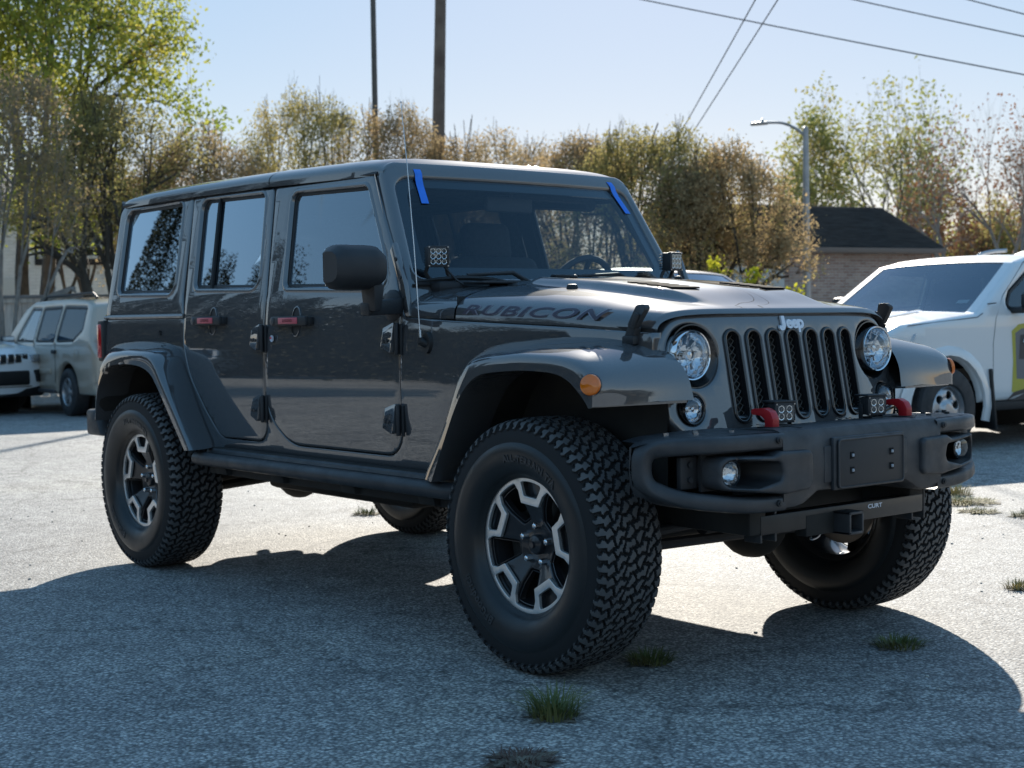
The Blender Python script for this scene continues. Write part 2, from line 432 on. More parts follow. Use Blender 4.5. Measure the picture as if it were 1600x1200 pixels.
# door openings cut from the top: follow outlines downwards
fo = [p for p in FD if p[1] < 1.26]; fo = sorted(range(len(FD)), key=lambda i: i)
def below(loop, zc):
    idx = [i for i in range(len(loop)) if loop[i][1] < zc]; n = len(loop)
    st = [i for i in idx if loop[i-1][1] >= zc][0]; out = []; i = st
    while loop[i % n][1] < zc: out.append(loop[i % n]); i += 1
    return out
fd_dn = below(FD, 1.29)              # starts at rear edge, ends at the front edge
rd_dn = below(RD, 1.29)
if fd_dn[0][0] > fd_dn[-1][0]: fd_dn = fd_dn[::-1]
if rd_dn[0][0] > rd_dn[-1][0]: rd_dn = rd_dn[::-1]
outer = [(-3.55, .64)]+rear_arch+[(-2.40, .600), (-.64, .600)]+front_arch+[(.335, .97), (.335, 1.121), (.0, 1.143), (-.55, 1.172), (-.83, 1.188)]
outer += fd_dn[::-1]+[(-1.889, 1.29), (-1.8935, 1.29)]+rd_dn[::-1]+[(-2.668, 1.207), (-3.55, 1.212)]
side = sheet(outer, [], fs(-.001), step=.05, edge_step=.02, r=.006, thick=.03).ob('body_side', PAINT, CAR, angle=60)
both(side)
jam = MB()                                                # dark door jambs behind the gaps
jam.add([(-2.70, -.735, .62), (-.80, -.735, .62), (-.80, -.735, 1.2), (-2.70, -.735, 1.2)], [[0, 1, 2, 3]])
jam.add([(-2.70, .735, .62), (-.80, .735, .62), (-.80, .735, 1.2), (-2.70, .735, 1.2)], [[3, 2, 1, 0]])
jam.box((-2.0, 0, .62), (3.0, 1.46, .03)); jam.box((-3.2, 0, .80), (.6, 1.1, .03)); jam.box((-3.50, 0, .92), (.04, 1.5, .55))
jam.ob('floor_pan', DARK, CAR)
# door gap strips (B pillar etc.) above the belt
pil = MB()
for x0, x1 in ((-1.94, -1.85), (-2.72, -2.64)):
    for s_ in (-1, 1):
        P = []; pil = MB()
        for k in range(5):
            z = 1.2+k/4*.58; sh = (.085 if x0 > -2.5 else .06)*k/4
            P.append([(x0-sh, s_*(belt_y(x0, z)-.028), z), (x1-sh, s_*(belt_y(x0, z)-.028), z)])
        pil.grid(P); pil.ob('pillar', TRIM, CAR)

# ---- hardtop
HT = sheet(rnd([(-3.555, 1.216), (-2.668, 1.211), (-2.705, 1.32), (-2.757, 1.800), (-3.585, 1.808)], [.02, 0, 0, 0, .06]), [QW], fs(-.001), step=.05, edge_step=.016, r=.008, thick=.03)
ht = HT.ob('hardtop', PAINT, CAR, angle=60)
window(QW, ht, GLS); htl = flip_copy(ht)
for ch in list(ht.children): flip_copy(ch, htl)
bf = bead(FW, door_f); br = bead(RW, door_r); bq = bead(QW, ht)
for b_, p_ in ((bq, htl),): flip_copy(b_, p_)
bl = MB()                                                # belt ledge of the hardtop and bright upper edge of the tub
bl.tube([(-3.56, -.778, 1.222), (-2.66, -.778, 1.218)], .012, 8)
b1 = bl.ob('belt_rail', PAINT, CAR); both(b1)
def roof_z(x, y):
    zt = interp(x, [-3.62, -3.57, -3.50, -3.3, -2.8, -2.0, -1.35, -1.2, -1.15, -1.12], [1.828, 1.858, 1.876, 1.888, 1.888, 1.876, 1.856, 1.842, 1.832, 1.80])
    zd = interp(x, [-3.6, -2.8, -2.0, -1.2, -1.07], [1.815, 1.812, 1.800, 1.778, 1.755])
    w = interp(x, [-3.62, -3.5, -3.2, -1.3, -1.07], [.645, .672, .684, .676, .662]); t = min(1, abs(y)/w)
    return zd+(zt-zd)*(1-t**5.0)**(1/2.3), w
def roof_part(x0, x1, nx):
    P = []
    for i in range(nx+1):
        x = lerp(x0, x1, i/nx); row = []
        _, w = roof_z(x, 0)
        for j in range(49):
            a = -1+2*j/48; y = w*math.sin(a*PI/2)
            row.append((x, y, roof_z(x, y)[0]))
        row = [(x, -w-.001, row[0][2]-.022)]+row+[(x, w+.001, row[-1][2]-.022)]
        P.append(row)
    return MB().grid(P)
def crosscap(mb, x0, x1): return mb
R1 = roof_part(-3.615, -2.007, 26); R1.ob('roof_panel', PAINT, CAR, angle=80); R2_ = roof_part(-1.999, -1.125, 20); R2_.ob('roof_panel', PAINT, CAR, angle=80)
back = MB(); P = []
for k in range(14):                                       # rear face of hardtop
    z = lerp(.66, 1.835, k/13); x = -3.56 if z < 1.24 else lerp(-3.56, -3.59, (z-1.24)/.6)
    if k == 13: x = -3.60
    P.append([(x-.03*(1-(j/10-1)**8), lerp(-1, 1, j/20)*(belt_y(-3.5, z)-.004), z) for j in range(21)])
back.grid(P); back.ob('tailgate', PAINT, CAR)
dr = MB()                                                # dark drip channel under the roof edge
for s_ in (-1, 1):
    dr = MB(); dr.tube([(-3.54, s_*.668, 1.805), (-2.80, s_*.668, 1.80), (-2.0, s_*.667, 1.789), (-1.16, s_*.664, 1.762)], .011, 6); dr.ob('drip_rail', SEAL, CAR)

# ---- windshield frame and glass (plane through the header and the cowl)
HX, HZ, BX, BZ = -1.085, 1.785, -.800, 1.285              # header / base on the front face
def wsx(v): return lerp(BX, HX, v)
def ws(u, v, d, off=0):
    hw = lerp(.752, .668, v); x = lerp(BX, HX, v)-.045*abs(u)**2.2; z = lerp(BZ, HZ, v)
    nx, nz = .872, .490; return (x-(d-off)*nx, u*hw, z-(d-off)*nz)
fr_o = rnd([(-1, -.10), (1, -.10), (1, 1.07), (-1, 1.07)], [.01, .01, .11, .11])
fr_i = rnd([(-.925, .12), (.925, .12), (.925, .925), (-.925, .925)], [.06, .06, .10, .10])
wf = sheet(fr_o, [fr_i], lambda u, v, d: ws(u, v, d*.5), step=.06, edge_step=.03, r=.03, rb=.05, thick=.09).ob('windshield_frame', PAINT, CAR, angle=60)
wg = sheet(inset(fr_i, -.012), [], lambda u, v, d: ws(u, v, d, -.012), step=.08, edge_step=.04).ob('windshield', GLW, wf)
fri2 = rnd([(-.86, .21), (.86, .21), (.86, .865), (-.86, .865)], [.05, .05, .10, .10])
sheet(inset(fr_i, -.010), [fri2], lambda u, v, d: ws(u, v, d, -.018), step=.08, edge_step=.04, thick=.002).ob('black_glass_border', mat('black_glass_frit', (.008, .008, .010), .15), wf)
# A pillar side plates (the triangular painted plates with bolts)
ap = MB()
ap.prism([(-.842, 1.19), (-.805, 1.19), (-.842, 1.33), (-.905, 1.475), (-.93, 1.445), (-.875, 1.32)], lambda u, v: (u, -.752, v), lambda u, v: (u, -.775, v), .004)
ap1 = ap.ob('windshield_hinge_plate', PAINT, CAR)
for x, z in ((-.838, 1.265), (-.828, 1.222), (-.86, 1.34), (-.888, 1.41)):
    bo = MB(); bo.cyl((x, -.774, z), (x, -.779, z), .0075, n=10); bo.ob('bolt', BLACKP, ap1)
apl = flip_copy(ap1)
px = MB()                                                # outer skins joining frame to the door line
P = []
for k in range(12):
    v = k/11; a = ws(-1, v, .055); fx = lerp(-.865, -1.168, v); P.append([(a[0], a[1], a[2]), ((a[0]+fx)/2, -lerp(.765, .675, v), a[2]-.004), (fx, -lerp(.768, .676, v), lerp(1.245, 1.765, v))])
px.grid(P); q = px.ob('windshield_pillar', PAINT, CAR); fixn(q); both(q)

# ---- cowl and hood
def hood_w(x): return interp(x, [-.80, -.56, -.3, .0, .2, .33, .40], [.768, .752, .722, .674, .645, .622, .598])
def hood_zb(x): return interp(x, [-.8, -.55, 0, .38, .42], [1.192, 1.178, 1.150, 1.128, 1.13])
def smst(a, b, x): t = max(0, min(1, (x-a)/(b-a))); return t*t*(3-2*t)
def hood_z(x, y):
    w = hood_w(x); t = min(1, abs(y)/w); zb = hood_zb(x)
    zt = interp(x, [-.8, -.55, -.2, .1, .3, .37, .405, .42], [1.310, 1.306, 1.280, 1.245, 1.214, 1.203, 1.194, 1.186])
    p_ = lerp(4.6, 8.0, smst(.1, .40, x)); z = zb+(zt-zb)*(1-t**p_)**(1/2.7)
    # power dome with its two vents
    dw = interp(x, [-.55, .0, .38], [.37, .34, .26]); dh = .030*smst(.40, .12, x)*smst(-.60, -.52, x)
    z += dh*(1-smst(dw, dw+.06, abs(y)))
    z += .006*(1-smst(.0, .16, abs(y)))*smst(.38, .2, x)
    return z
def hood_mesh(x0, x1, nx, dz=0):
    P = []
    for i in range(nx+1):
        s_ = i/nx; x = lerp(x0, x1, s_); w = hood_w(x); row = []
        for j in range(97):
            a = -1+2*j/96; y = w*(math.sin(a*PI/2)*.75+a*.25); bow = (-.026-.050*(abs(y)/.6)**2.6)*smst(-.1, .4, x)
            yy = y; row.append((x+bow, yy, hood_z(x, yy)+dz))
        row = [(row[0][0], -w, hood_zb(x)-.004)]+row+[(row[-1][0], w, hood_zb(x)-.004)]
        P.append(row)
    lipr = [(p[0]+.006, p[1], p[2]-.014) for p in P[-1]]; P.append(lipr); P.append([(p[0]-.015, p[1], p[2]-.02) for p in P[-2]])
    return MB().grid(P)
hood = hood_mesh(-.548, .402, 60).ob('hood', PAINT, CAR, angle=70)
P = []
for i in range(9):
    x = lerp(-.83, -.556, i/8); w = hood_w(x)
    row = [(x, y, hood_z(-.56, y*hood_w(-.56)/w)+ (x+.556)*-.02) for y in [w*math.sin((-1+2*j/60)*PI/2) for j in range(61)]]
    P.append([(x, -w, 1.19)]+row+[(x, w, 1.19)])
MB().grid(P).ob('cowl', PAINT, CAR, angle=70)
cv = MB(); cv.box((-.70, 0, 1.316), (.13, 1.1, .010), .004); 
for k in range(22): cv.box((-.655+.0, -.5+k*.0475, 1.322), (.03, .03, .004), .001)
cv.ob('cowl_vent', BLACKP, CAR)
# hood vents, washer jets, bumpers
hv = MB()
for s_ in (-1, 1):
    for k in range(5):
        x = -.10+k*.05; y = s_*.235; hv.box((x, y, hood_z(x, y)+.0015), (.030, .125, .006), .002, rot=(0, .12, s_*.12))
hv.ob('hood_vent', mat('vent_black', (.012, .012, .013), .85, spec=.05), hood)
wj = MB()
for y in (-.28, .28): wj.sph((-.43, y, hood_z(-.43, y)+.004), .016, sc=(1.2, .8, .6))
wj.ob('washer_jet', BLACKP, hood)
for y in (-.42, .40):
    hb = MB(); hb.cyl((-.28, y, hood_z(-.28, y)-.01), (-.28, y, hood_z(-.28, y)+.016), .024, .018, 16, bev=.005)
    hb.ob('hood_rubber_bumper', SEAL, hood)
hc = MB(); hc.box((-.40, .52, hood_z(-.40, .52)+.006), (.03, .12, .012), .005); hc.box((-.56, -.22, 1.338), (.035, .10, .012), .004); hc.ob('hood_hinge', SEAL, hood)
# shadow gaps under the hood edge
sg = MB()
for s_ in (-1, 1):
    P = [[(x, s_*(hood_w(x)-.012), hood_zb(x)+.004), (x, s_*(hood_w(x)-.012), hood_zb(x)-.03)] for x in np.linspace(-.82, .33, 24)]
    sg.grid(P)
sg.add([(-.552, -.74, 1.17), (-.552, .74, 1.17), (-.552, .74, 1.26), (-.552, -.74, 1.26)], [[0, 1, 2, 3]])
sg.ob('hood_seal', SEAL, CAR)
# RUBICON lettering on both hood sides
for s_ in (-1, 1):
    x0, x1 = -.415, .225; z0, z1 = 1.205, 1.170
    for nm, m_, gr, dd in (('hood_lettering_outline', DECALO, .0020, .0012), ('hood_lettering', DECAL, 0, .0022)):
        c = bpy.data.curves.new('t', 'FONT'); c.body = 'RUBICON'; c.size = .079; c.align_x = 'CENTER'; c.align_y = 'CENTER'; c.shear = .32; c.offset = .0010+gr; c.space_character = 1.12; c.resolution_u = 4
        t = bpy.data.objects.new('tmp', c); COL.objects.link(t); dg = bpy.context.evaluated_depsgraph_get(); me = bpy.data.meshes.new_from_object(t.evaluated_get(dg)); bpy.data.objects.remove(t)
        b = bmesh.new(); b.from_mesh(me)
        L = max(v.co.x for v in b.verts)-min(v.co.x for v in b.verts); sc = .655/L
        for _ in range(3):
            bmesh.ops.subdivide_edges(b, edges=[e for e in b.edges if e.calc_length() > .02], cuts=1)
        bmesh.ops.triangulate(b, faces=b.faces)
        for v in b.verts:
            u = v.co.x*sc; h = v.co.y
            x = -.20+u*(1 if s_ < 0 else -1); z = lerp(1.211, 1.182, (x+.52)/.64)+h*.62
            # find y on the hood side where hood_z = z
            w = hood_w(x); lo, hi = .6*w, w*.99999
            for _ in range(22):
                mid = (lo+hi)/2
                if hood_z(x, mid) > z: lo = mid
                else: hi = mid
            v.co = (x, s_*(lo+dd), z)
        b.to_mesh(me); b.free(); me.materials.clear(); me.materials.append(m_); me.name = nm
        o = bpy.data.objects.new(nm, me); COL.objects.link(o); o.parent = hood
# hood latches
for s_ in (-1, 1):
    lt = MB(); y = s_*(hood_w(.25)+.006)
    def ly(v): return y-s_*.9*max(0, v-1.175)**1.2
    lt.prism(rnd([(.258, 1.140), (.292, 1.135), (.335, 1.200), (.318, 1.214), (.286, 1.212)], .010), lambda u, v: (u, ly(v)-.004*s_, v), lambda u, v: (u, ly(v)+.018*s_, v), .004)
    lt.prism(rnd([(.222, 1.085), (.268, 1.083), (.292, 1.140), (.258, 1.150)], .008), lambda u, v: (u, y-.016*s_, v), lambda u, v: (u, y+.010*s_, v), .003)
    lt.box((.258, y+s_*.004, 1.098), (.055, .026, .030), .006); lt.box((.296, y+s_*.016, 1.165), (.020, .012, .045), .004, rot=(0, .45, 0))
    lt.ob('hood_latch', BLACKP, hood)

# ---- grille panel
def gz(v): return v
def gx(y, z): return .442-(z-.82)*.19-.055*(abs(y)/.59)**2.6-.10*max(0, (z-1.145)/.05)**2*.12
def gmap(off=0):
    return lambda u, v, d: (gx(u, v)-d+off, u, v)
G_o = rnd([(-.592, .83), (-.545, .782), (.545, .782), (.592, .83), (.592, 1.10), (.53, 1.172), (.28, 1.184), (0, 1.188), (-.28, 1.184), (-.53, 1.172), (-.592, 1.10)],
          [.05, .06, .06, .05, .07, .11, 0, 0, 0, .11, .07])
slots = []
for k in range(7):
    yc = (k-3)*.0985; slots.append(rnd([(yc-.031, .823), (yc+.031, .823), (yc+.031, 1.122), (yc-.031, 1.122)], .031, 7))
HLC = (.4755, 1.046); TSC = (.503, .869)
hl_hole = [ell(s_*(HLC[0]-.010), HLC[1]-.004, .1045, .1045, 48) for s_ in (-1, 1)]
ts_hole = [ell(s_*TSC[0], TSC[1], .052, .052, 32) for s_ in (-1, 1)]
grille = sheet(G_o, slots+hl_hole+ts_hole, gmap(), step=.035, edge_step=.010, r=.010, thick=.045).ob('grille', PAINT, CAR, angle=60)
bk = MB(); bk.box((.30, 0, .98), (.04, 1.08, .36)); bk.ob('radiator', mat('radiator_black', (.004, .004, .004), .8), CAR)
gr_ = MB()                                              # gloss black slot surrounds
SL = mat('gloss_black_surround', (.012, .013, .015), .18, coat=.5)
for k, s_ in enumerate(slots):
    ring = sheet(inset(s_, -.009), [inset(s_, .0035)], gmap(.0075), step=.2, edge_step=.008, r=.005, thick=.035)
    o = ring.ob('grille_surround', SL, grille, angle=60)
    yc = (k-3)*.0985; ms = MB()                         # honeycomb-like wire mesh
    for i in range(-16, 17):
        for sg_ in (-1, 1):
            z0 = .97+i*.024; pts = []
            for t in (-1, -.33, .33, 1):
                y = yc+t*.034; z = z0+sg_*(t*.030)+(.004 if t in (-.33,) else -.004 if t == .33 else 0)
                if .822 < z < 1.122: pts.append((gx(y, z)-.022, y, z))
            if len(pts) > 1: ms.tube(pts, .0019, 4, cap=False)
    ms.ob('grille_mesh', mat('grille_mesh_black', (.085, .078, .070), .5), o)
    lip = MB(); lip.box((gx(yc, .84)-.012, yc, .829), (.03, .055, .030), .008, rot=(0, .5, 0)); lip.ob('grille_scoop', SL, o)
# brand badge
t = text_ob('brand_badge', 'eep', .060, BADGE, grille, Matrix(), .003, bold=.0022, spacing=.92)
b = bmesh.new(); b.from_mesh(t.data)
xs = [v.co.x for v in b.verts]; sc = .092/(max(xs)-min(xs)); xm = (max(xs)+min(xs))/2
for v in b.verts:
    y = .018+(v.co.x-xm)*sc; z = 1.1475+v.co.y*1.0; v.co = (gx(y, z)+.005+v.co.z*1.4, y, z)
b.to_mesh(t.data); b.free()
jb = MB(); jo = rnd([(-.049, 1.171), (-.032, 1.171), (-.032, 1.136), (-.040, 1.122), (-.058, 1.120), (-.066, 1.128), (-.062, 1.140), (-.055, 1.135), (-.049, 1.138)], [.002, .002, .012, .014, .010, .003, .003, .006, .005], 4)
jb.prism(jo, lambda u, v: (gx(u, v)+.001, u, v), lambda u, v: (gx(u, v)+.009, u, v)); jb.ob('badge_initial', BADGE, t)
# ---- headlights
def lamp(y, z, R, depth, name, parts, parent, lens_bulge=.012, ring=.008, tilt=.02, refl=REFL, ringm=CHROME):
    x0 = gx(abs(y), z)+tilt
    o = MB(); o.lathe([(R+ring, -.05), (R+ring, .0), (R+ring*.6, .006), (R, .004), (R*.99, -.004)], (x0, y, z), 'X', 56); o = fixn(o.ob(name, ringm, parent))
    r = MB(); r.lathe([(R*1.0, -.006)]+[(R*math.sin(a), -.006-depth*(1-(1-math.cos(a)*1.0))) for a in np.linspace(PI/2-.1, .15, 9)], (x0, y, z), 'X', 56)
    r.lathe([(R*.20, -depth*1.0), (R*.20, -depth*.35), (R*.16, -depth*.22), (0.001, -depth*.18)], (x0, y, z), 'X', 24); r.ob('reflector', refl, o)
    l = MB(); l.lathe([(R*.995*math.cos(a), lens_bulge*math.sin(a)-.002) for a in np.linspace(0, PI/2-.001, 8)], (x0, y, z), 'X', 56); fixn(l.ob('lens', GLL, o))
    return o
for s_ in (-1, 1):
    bz = MB(); x0 = gx(HLC[0], HLC[1])                  # deep dark bucket leaning to the inner side
    P = []
    for k in range(60):
        a = 2*PI*k/60; row = []
        for r_, h, oy in ((.1055, .004, -.010), (.1015, .004, -.010), (.096, -.012, -.006), (.082, -.050, .008)):
            yy = s_*(HLC[0]+oy)+r_*math.cos(a); zz = HLC[1]-.004*(oy < 0)+r_*math.sin(a); row.append((gx(yy, zz)*.5+x0*.5+h-.003, yy, zz))
        P.append(row)
    bz.grid(P, closed_u=True); fixn(bz.ob('headlight_bezel', SL, CAR))
    hl = lamp(s_*(HLC[0]+.010), HLC[1], .0775, .055, 'headlight', 0, CAR, .022, .006, .014)
    # fluted optics: projector bulb and facets
    fc = MB()
    for k in range(10):
        a = k*2*PI/10; fc.box((gx(HLC[0], HLC[1])-.022, s_*(HLC[0]+.008)+.052*math.cos(a), HLC[1]+.052*math.sin(a)), (.004, .020, .034), .001, rot=(a+PI/2, .3*math.cos(a), .3))
    fc.ob('reflector_facets', LEDR, hl)
    lamp(s_*TSC[0], TSC[1], .043, .03, 'turn_signal', 0, CAR, .010, .006, .006, ringm=SL)

# ---- flares
def flare(name, B, C, A, yo=.940, front=False):
    n = 5; Bs = crom(B, n); Cs = crom(C, n); As = crom(A, n); P = []
    for b_, c_, a_ in zip(Bs, Cs, As):
        bx, by, bz_ = b_; cx, cz = c_[0], c_[1]; cy = c_[2] if len(c_) > 2 else .905; ax, az = a_[0], a_[1]; ay = a_[2] if len(a_) > 2 else yo
        b3 = np.array([bx, -by, bz_]); c3 = np.array([cx, -cy, cz]); a3 = np.array([ax, -ay, az])
        cc = c3; row = [b3+(0, .03, 0), b3]
        p1 = b3+(c3-b3)*.35; p2 = b3+(c3-b3)*.72
        p1 = p1+np.array([0, 0, .004]); row += [p1, p2]
        # rounded crest by quadratic bezier p2 -> c* -> q
        corner = c3+(c3-b3)/max(np.linalg.norm(c3-b3), 1e-6)*.034; q = corner+(a3-corner)*.30
        for t in (.25, .45, .6, .75, 1.0): row.append((1-t)**2*p2+2*t*(1-t)*corner+t*t*q)
        row += [corner+(a3-corner)*.65, a3+(corner-a3)*.10, a3]
        # rolled lip going back inwards
        inn = a3+np.array([0, .012, 0])+(a3-corner)*.03; row.append(inn); row.append(np.array([inn[0], -(ay-.05), inn[2]])+(corner-a3)*.12); row.append(np.array([inn[0], -(by-.03), inn[2]])+(corner-a3)*.25)
        P.append([tuple(r) for r in row])
    M_ = MB().grid(P)
    o = fixn(M_.ob(name, PAINT, CAR, angle=50))
    return o
fB = [(-.66, .775, .605), (-.575, .778, .775), (-.50, .770, .93), (-.44, .760, 1.02), (-.33, .735, 1.085), (-.12, .690, 1.108), (.04, .672, 1.110), (.18, .640, 1.103), (.285, .615, 1.082), (.375, .60, 1.045), (.425, .585, .985), (.445, .575, .905)]
fC = [(-.545, .612), (-.445, .765), (-.368, .905), (-.320, .985), (-.238, 1.045), (-.04, 1.068), (.10, 1.068), (.25, 1.060), (.345, 1.038), (.395, 1.0), (.408, .955), (.405, .900)]
fA = [(-.455, .605), (-.372, .760), (-.302, .880), (-.245, .945), (-.165, .988), (-.01, 1.003), (.10, 1.005), (.215, .998), (.285, .975), (.335, .938), (.362, .912), (.378, .893)]
fl = flare('wheel_arch_flare', fB, fC, fA)
tip = MB(); tip.prism([(.445, -.575), (.405, -.905), (.378, -.938), (.33, -.90), (.36, -.60)], lambda u, v: (u-.004, v, .897), lambda u, v: (u-.004, v, .905)); tp = tip.ob('flare_end', PAINT, fl)
mk = MB(); mk.lathe([(.0335, -.004), (.0335, .004), (.031, .009), (.018, .014), (.0005, .016)], (0, 0, 0), 'Y', 32)
mo = mk.ob('side_marker', AMBER, fl); fixn(mo); mo.data.transform(Matrix.Rotation(PI, 4, 'Z')); mo.location = (.382, -.934, .966); mo.rotation_euler = (rad(-8), 0, rad(28)); 
mr_ = MB(); mr_.lathe([(.0355, -.006), (.0355, -.001), (.0335, .001)], (0, 0, 0), 'Y', 32); q = mr_.ob('marker_ring', SL, mo); q.data.transform(Matrix.Rotation(PI, 4, 'Z'))
fll = flip_copy(fl)
for ch in (tp, mo):
    c = flip_copy(ch, fll)
    if ch is mo: c.location = (.382, .934, .966); c.rotation_euler = (rad(8), 0, rad(-28))
rB = [(-3.56, .80, .74), (-3.555, .80, .90), (-3.51, .798, 1.01), (-3.43, .795, 1.075), (-3.20, .794, 1.098), (-2.95, .794, 1.098), (-2.76, .793, 1.080), (-2.662, .793, 1.035), (-2.600, .793, .945), (-2.515, .79, .83), (-2.44, .785, .735), (-2.33, .775, .610)]
rC = [(-3.400, .72), (-3.375, .86), (-3.325, .975), (-3.235, 1.035), (-3.08, 1.055), (-2.90, 1.058), (-2.745, 1.052), (-2.655, 1.018), (-2.580, .930), (-2.490, .83), (-2.405, .735), (-2.295, .610)]
rA = [(-3.352, .70), (-3.325, .83), (-3.262, .925), (-3.175, .975), (-3.05, .988), (-2.93, .990), (-2.80, .978), (-2.70, .945), (-2.625, .880), (-2.54, .790), (-2.46, .705), (-2.365, .605)]
rC = [(a, b, .915) for a, b in rC]
flr = flare('wheel_arch_flare', rB, rC, rA); flip_copy(flr)
# wheel-house liners
for s_ in (-1, 1):
    for arch, yi in ((fA, .60), (rA, .58)):
        P = []; ln = MB()
        for (x, z) in arch: P.append([(x, s_*.93, z+.012), (x, s_*.80, z+.03), (x, s_*yi, z+.03)])
        ln.grid(P)
        ln.add([(arch[0][0], s_*yi, .55)]+[(x, s_*yi, z+.03) for x, z in arch]+[(arch[-1][0], s_*yi, .62)], [list(range(len(arch)+2))])
        ln.ob('wheel_arch_liner', DARK, CAR)
# ================================================================== wheels
TREAD = var('worn_sky_lit_tread', (.062, .063, .066), (.105, .104, .102), 10, .62, bmp=.0004, bscale=300, rr=(.5, .7))  # lighter block tops: sky sheen painted into the colour, plus dust and wear
def make_tyre(Rt=.4245):
    NP, SP = 34, 28
    prof = crom([(.128, .392), (.1425, .372)], 1)
    # carcass profile as arc: list (w, r) from centre to outer sidewall
    side = crom([(0, Rt), (.05, Rt-.0008), (.095, Rt-.0035), (.118, Rt-.010), (.132, Rt-.024), (.139, Rt-.042), (.1435, Rt-.060), (.1455, Rt-.078)], 10)
    side = np.array(side); seg = np.r_[0, np.cumsum(np.hypot(*np.diff(side, axis=0).T))]; Ltot = seg[-1]
    na = 62; arcs = np.linspace(-Ltot, Ltot, 2*na+1)
    wv = np.sign(arcs)*np.interp(np.abs(arcs), seg, side[:, 0]); rv = np.interp(np.abs(arcs), seg, side[:, 1])
    # outward normals of the profile
    dw = np.gradient(wv, arcs); dr = np.gradient(rv, arcs); nw, nr = -dr, dw
    pl = 2*PI*Rt/NP
    seeds = []      # (u, a, id)
    for i in range(-2, 4):
        for sg, ph in ((1, 0.), (-1, .5)):
            def blk(nm, pts):
                for u_, a_ in pts: seeds.append(((i+ph+u_*sg)*pl, sg*a_, (sg, nm, i)))
            blk('c', [(.06, .007), (.00, .022), (.10, .036), (.28, .042), (.42, .036)])
            blk('d', [(.56, .009), (.50, .020), (.70, .022), (.84, .030)])
            blk('e', [(.64, .046), (.62, .060), (.80, .070), (.98, .072)])
            blk('f', [(.98, .052), (1.14, .058), (1.30, .066), (1.38, .078)])
            for q_ in (0, .5):
                blk('s%g' % q_, [(q_+.06, .098), (q_+.10, .112), (q_+.04, .128), (q_+.10, .145), (q_+.06, .162)])
    su = np.array([s[0] for s in seeds]); sa = np.array([s[1] for s in seeds]); ids = {}; si = np.array([ids.setdefault(s[2], len(ids)) for s in seeds])
    U = (np.arange(SP)/SP)*pl; UU, AA = np.meshgrid(U, arcs, indexing='ij')
    wob = .0035*np.sin(AA*2*PI/.030)+.0015*np.sin(AA*2*PI/.013)
    D = np.hypot((UU+wob)[..., None]-su, AA[..., None]-sa)
    n1 = D.argmin(-1); d1 = D.min(-1); D2 = np.where(si[n1][..., None] == si, 9, D); d2 = D2.min(-1)
    gap = (d2-d1)
    gw = np.where(np.abs(AA) > .09, .0080, .0056)
    H = np.clip((gap-gw)/.0028, 0, 1)                      # 0 groove, 1 block
    # sipes
    pass
    # shoulder lugs: alternate long and short, notch in the middle
    ab = np.abs(AA); lug = np.clip((.150+.006*np.cos(4*PI*UU/pl)-ab)/.004, 0, 1)
    notch = (np.abs(((2*UU/pl+.12*np.sign(AA)) % 1)-.5) < .05) & (ab > .108); H = np.where(notch & (ab > .118), H*.35, H)
    depth = np.where(ab < .1, .0130, .0130-np.clip((ab-.1)/.06, 0, 1)*.0045)
    H2 = H*lug
    off = (H2-1)*depth
    off = np.where(ab > .150, np.maximum(off, -.0075), off)
    V = []; nu = NP*SP; na2 = len(arcs)
    ph = np.arange(nu)/nu*2*PI
    offt = np.tile(off, (NP, 1))
    r = rv[None, :]+nr[None, :]*offt; w = wv[None, :]+nw[None, :]*offt
    X = r*np.cos(ph)[:, None]; Z = r*np.sin(ph)[:, None]
    V = np.stack([X, w, Z], -1).reshape(-1, 3)
    i, j = np.meshgrid(np.arange(nu), np.arange(na2-1), indexing='ij'); a = i*na2+j; b = ((i+1) % nu)*na2+j
    F = np.stack([a, a+1, b+1, b], -1).reshape(-1, 4)
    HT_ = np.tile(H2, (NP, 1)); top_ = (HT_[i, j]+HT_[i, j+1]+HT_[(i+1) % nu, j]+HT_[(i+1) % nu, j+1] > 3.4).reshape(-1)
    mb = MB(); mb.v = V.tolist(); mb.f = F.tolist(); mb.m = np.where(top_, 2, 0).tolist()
    # smooth sidewalls
    r0 = Rt-.0885
    for sg in (-1, 1):
        pr = [(side[-1][1]-.001, sg*(side[-1][0]-.0075)), (.337, sg*.1425), (.331, sg*.1455), (.315, sg*.1470), (.300, sg*.1465), (.282, sg*.1435), (.262, sg*.1365), (.248, sg*.1280), (.240, sg*.1195), (.2365, sg*.112), (.233, sg*.108), (.225, sg*.098)]
        k0 = len(mb.f); s2 = MB().lathe(pr, (0, 0, 0), 'Y', 160); mb.add(s2.v, s2.f, 1)
    # small moulded bars around the sidewall rim
    t = mb.ob('tyre', [mat('shaded_groove_rubber', (.012, .012, .013), .8), SHINE, TREAD], None, angle=28)  # darker groove colour carries painted shade as well as dirt
    fixn(t)
    return t
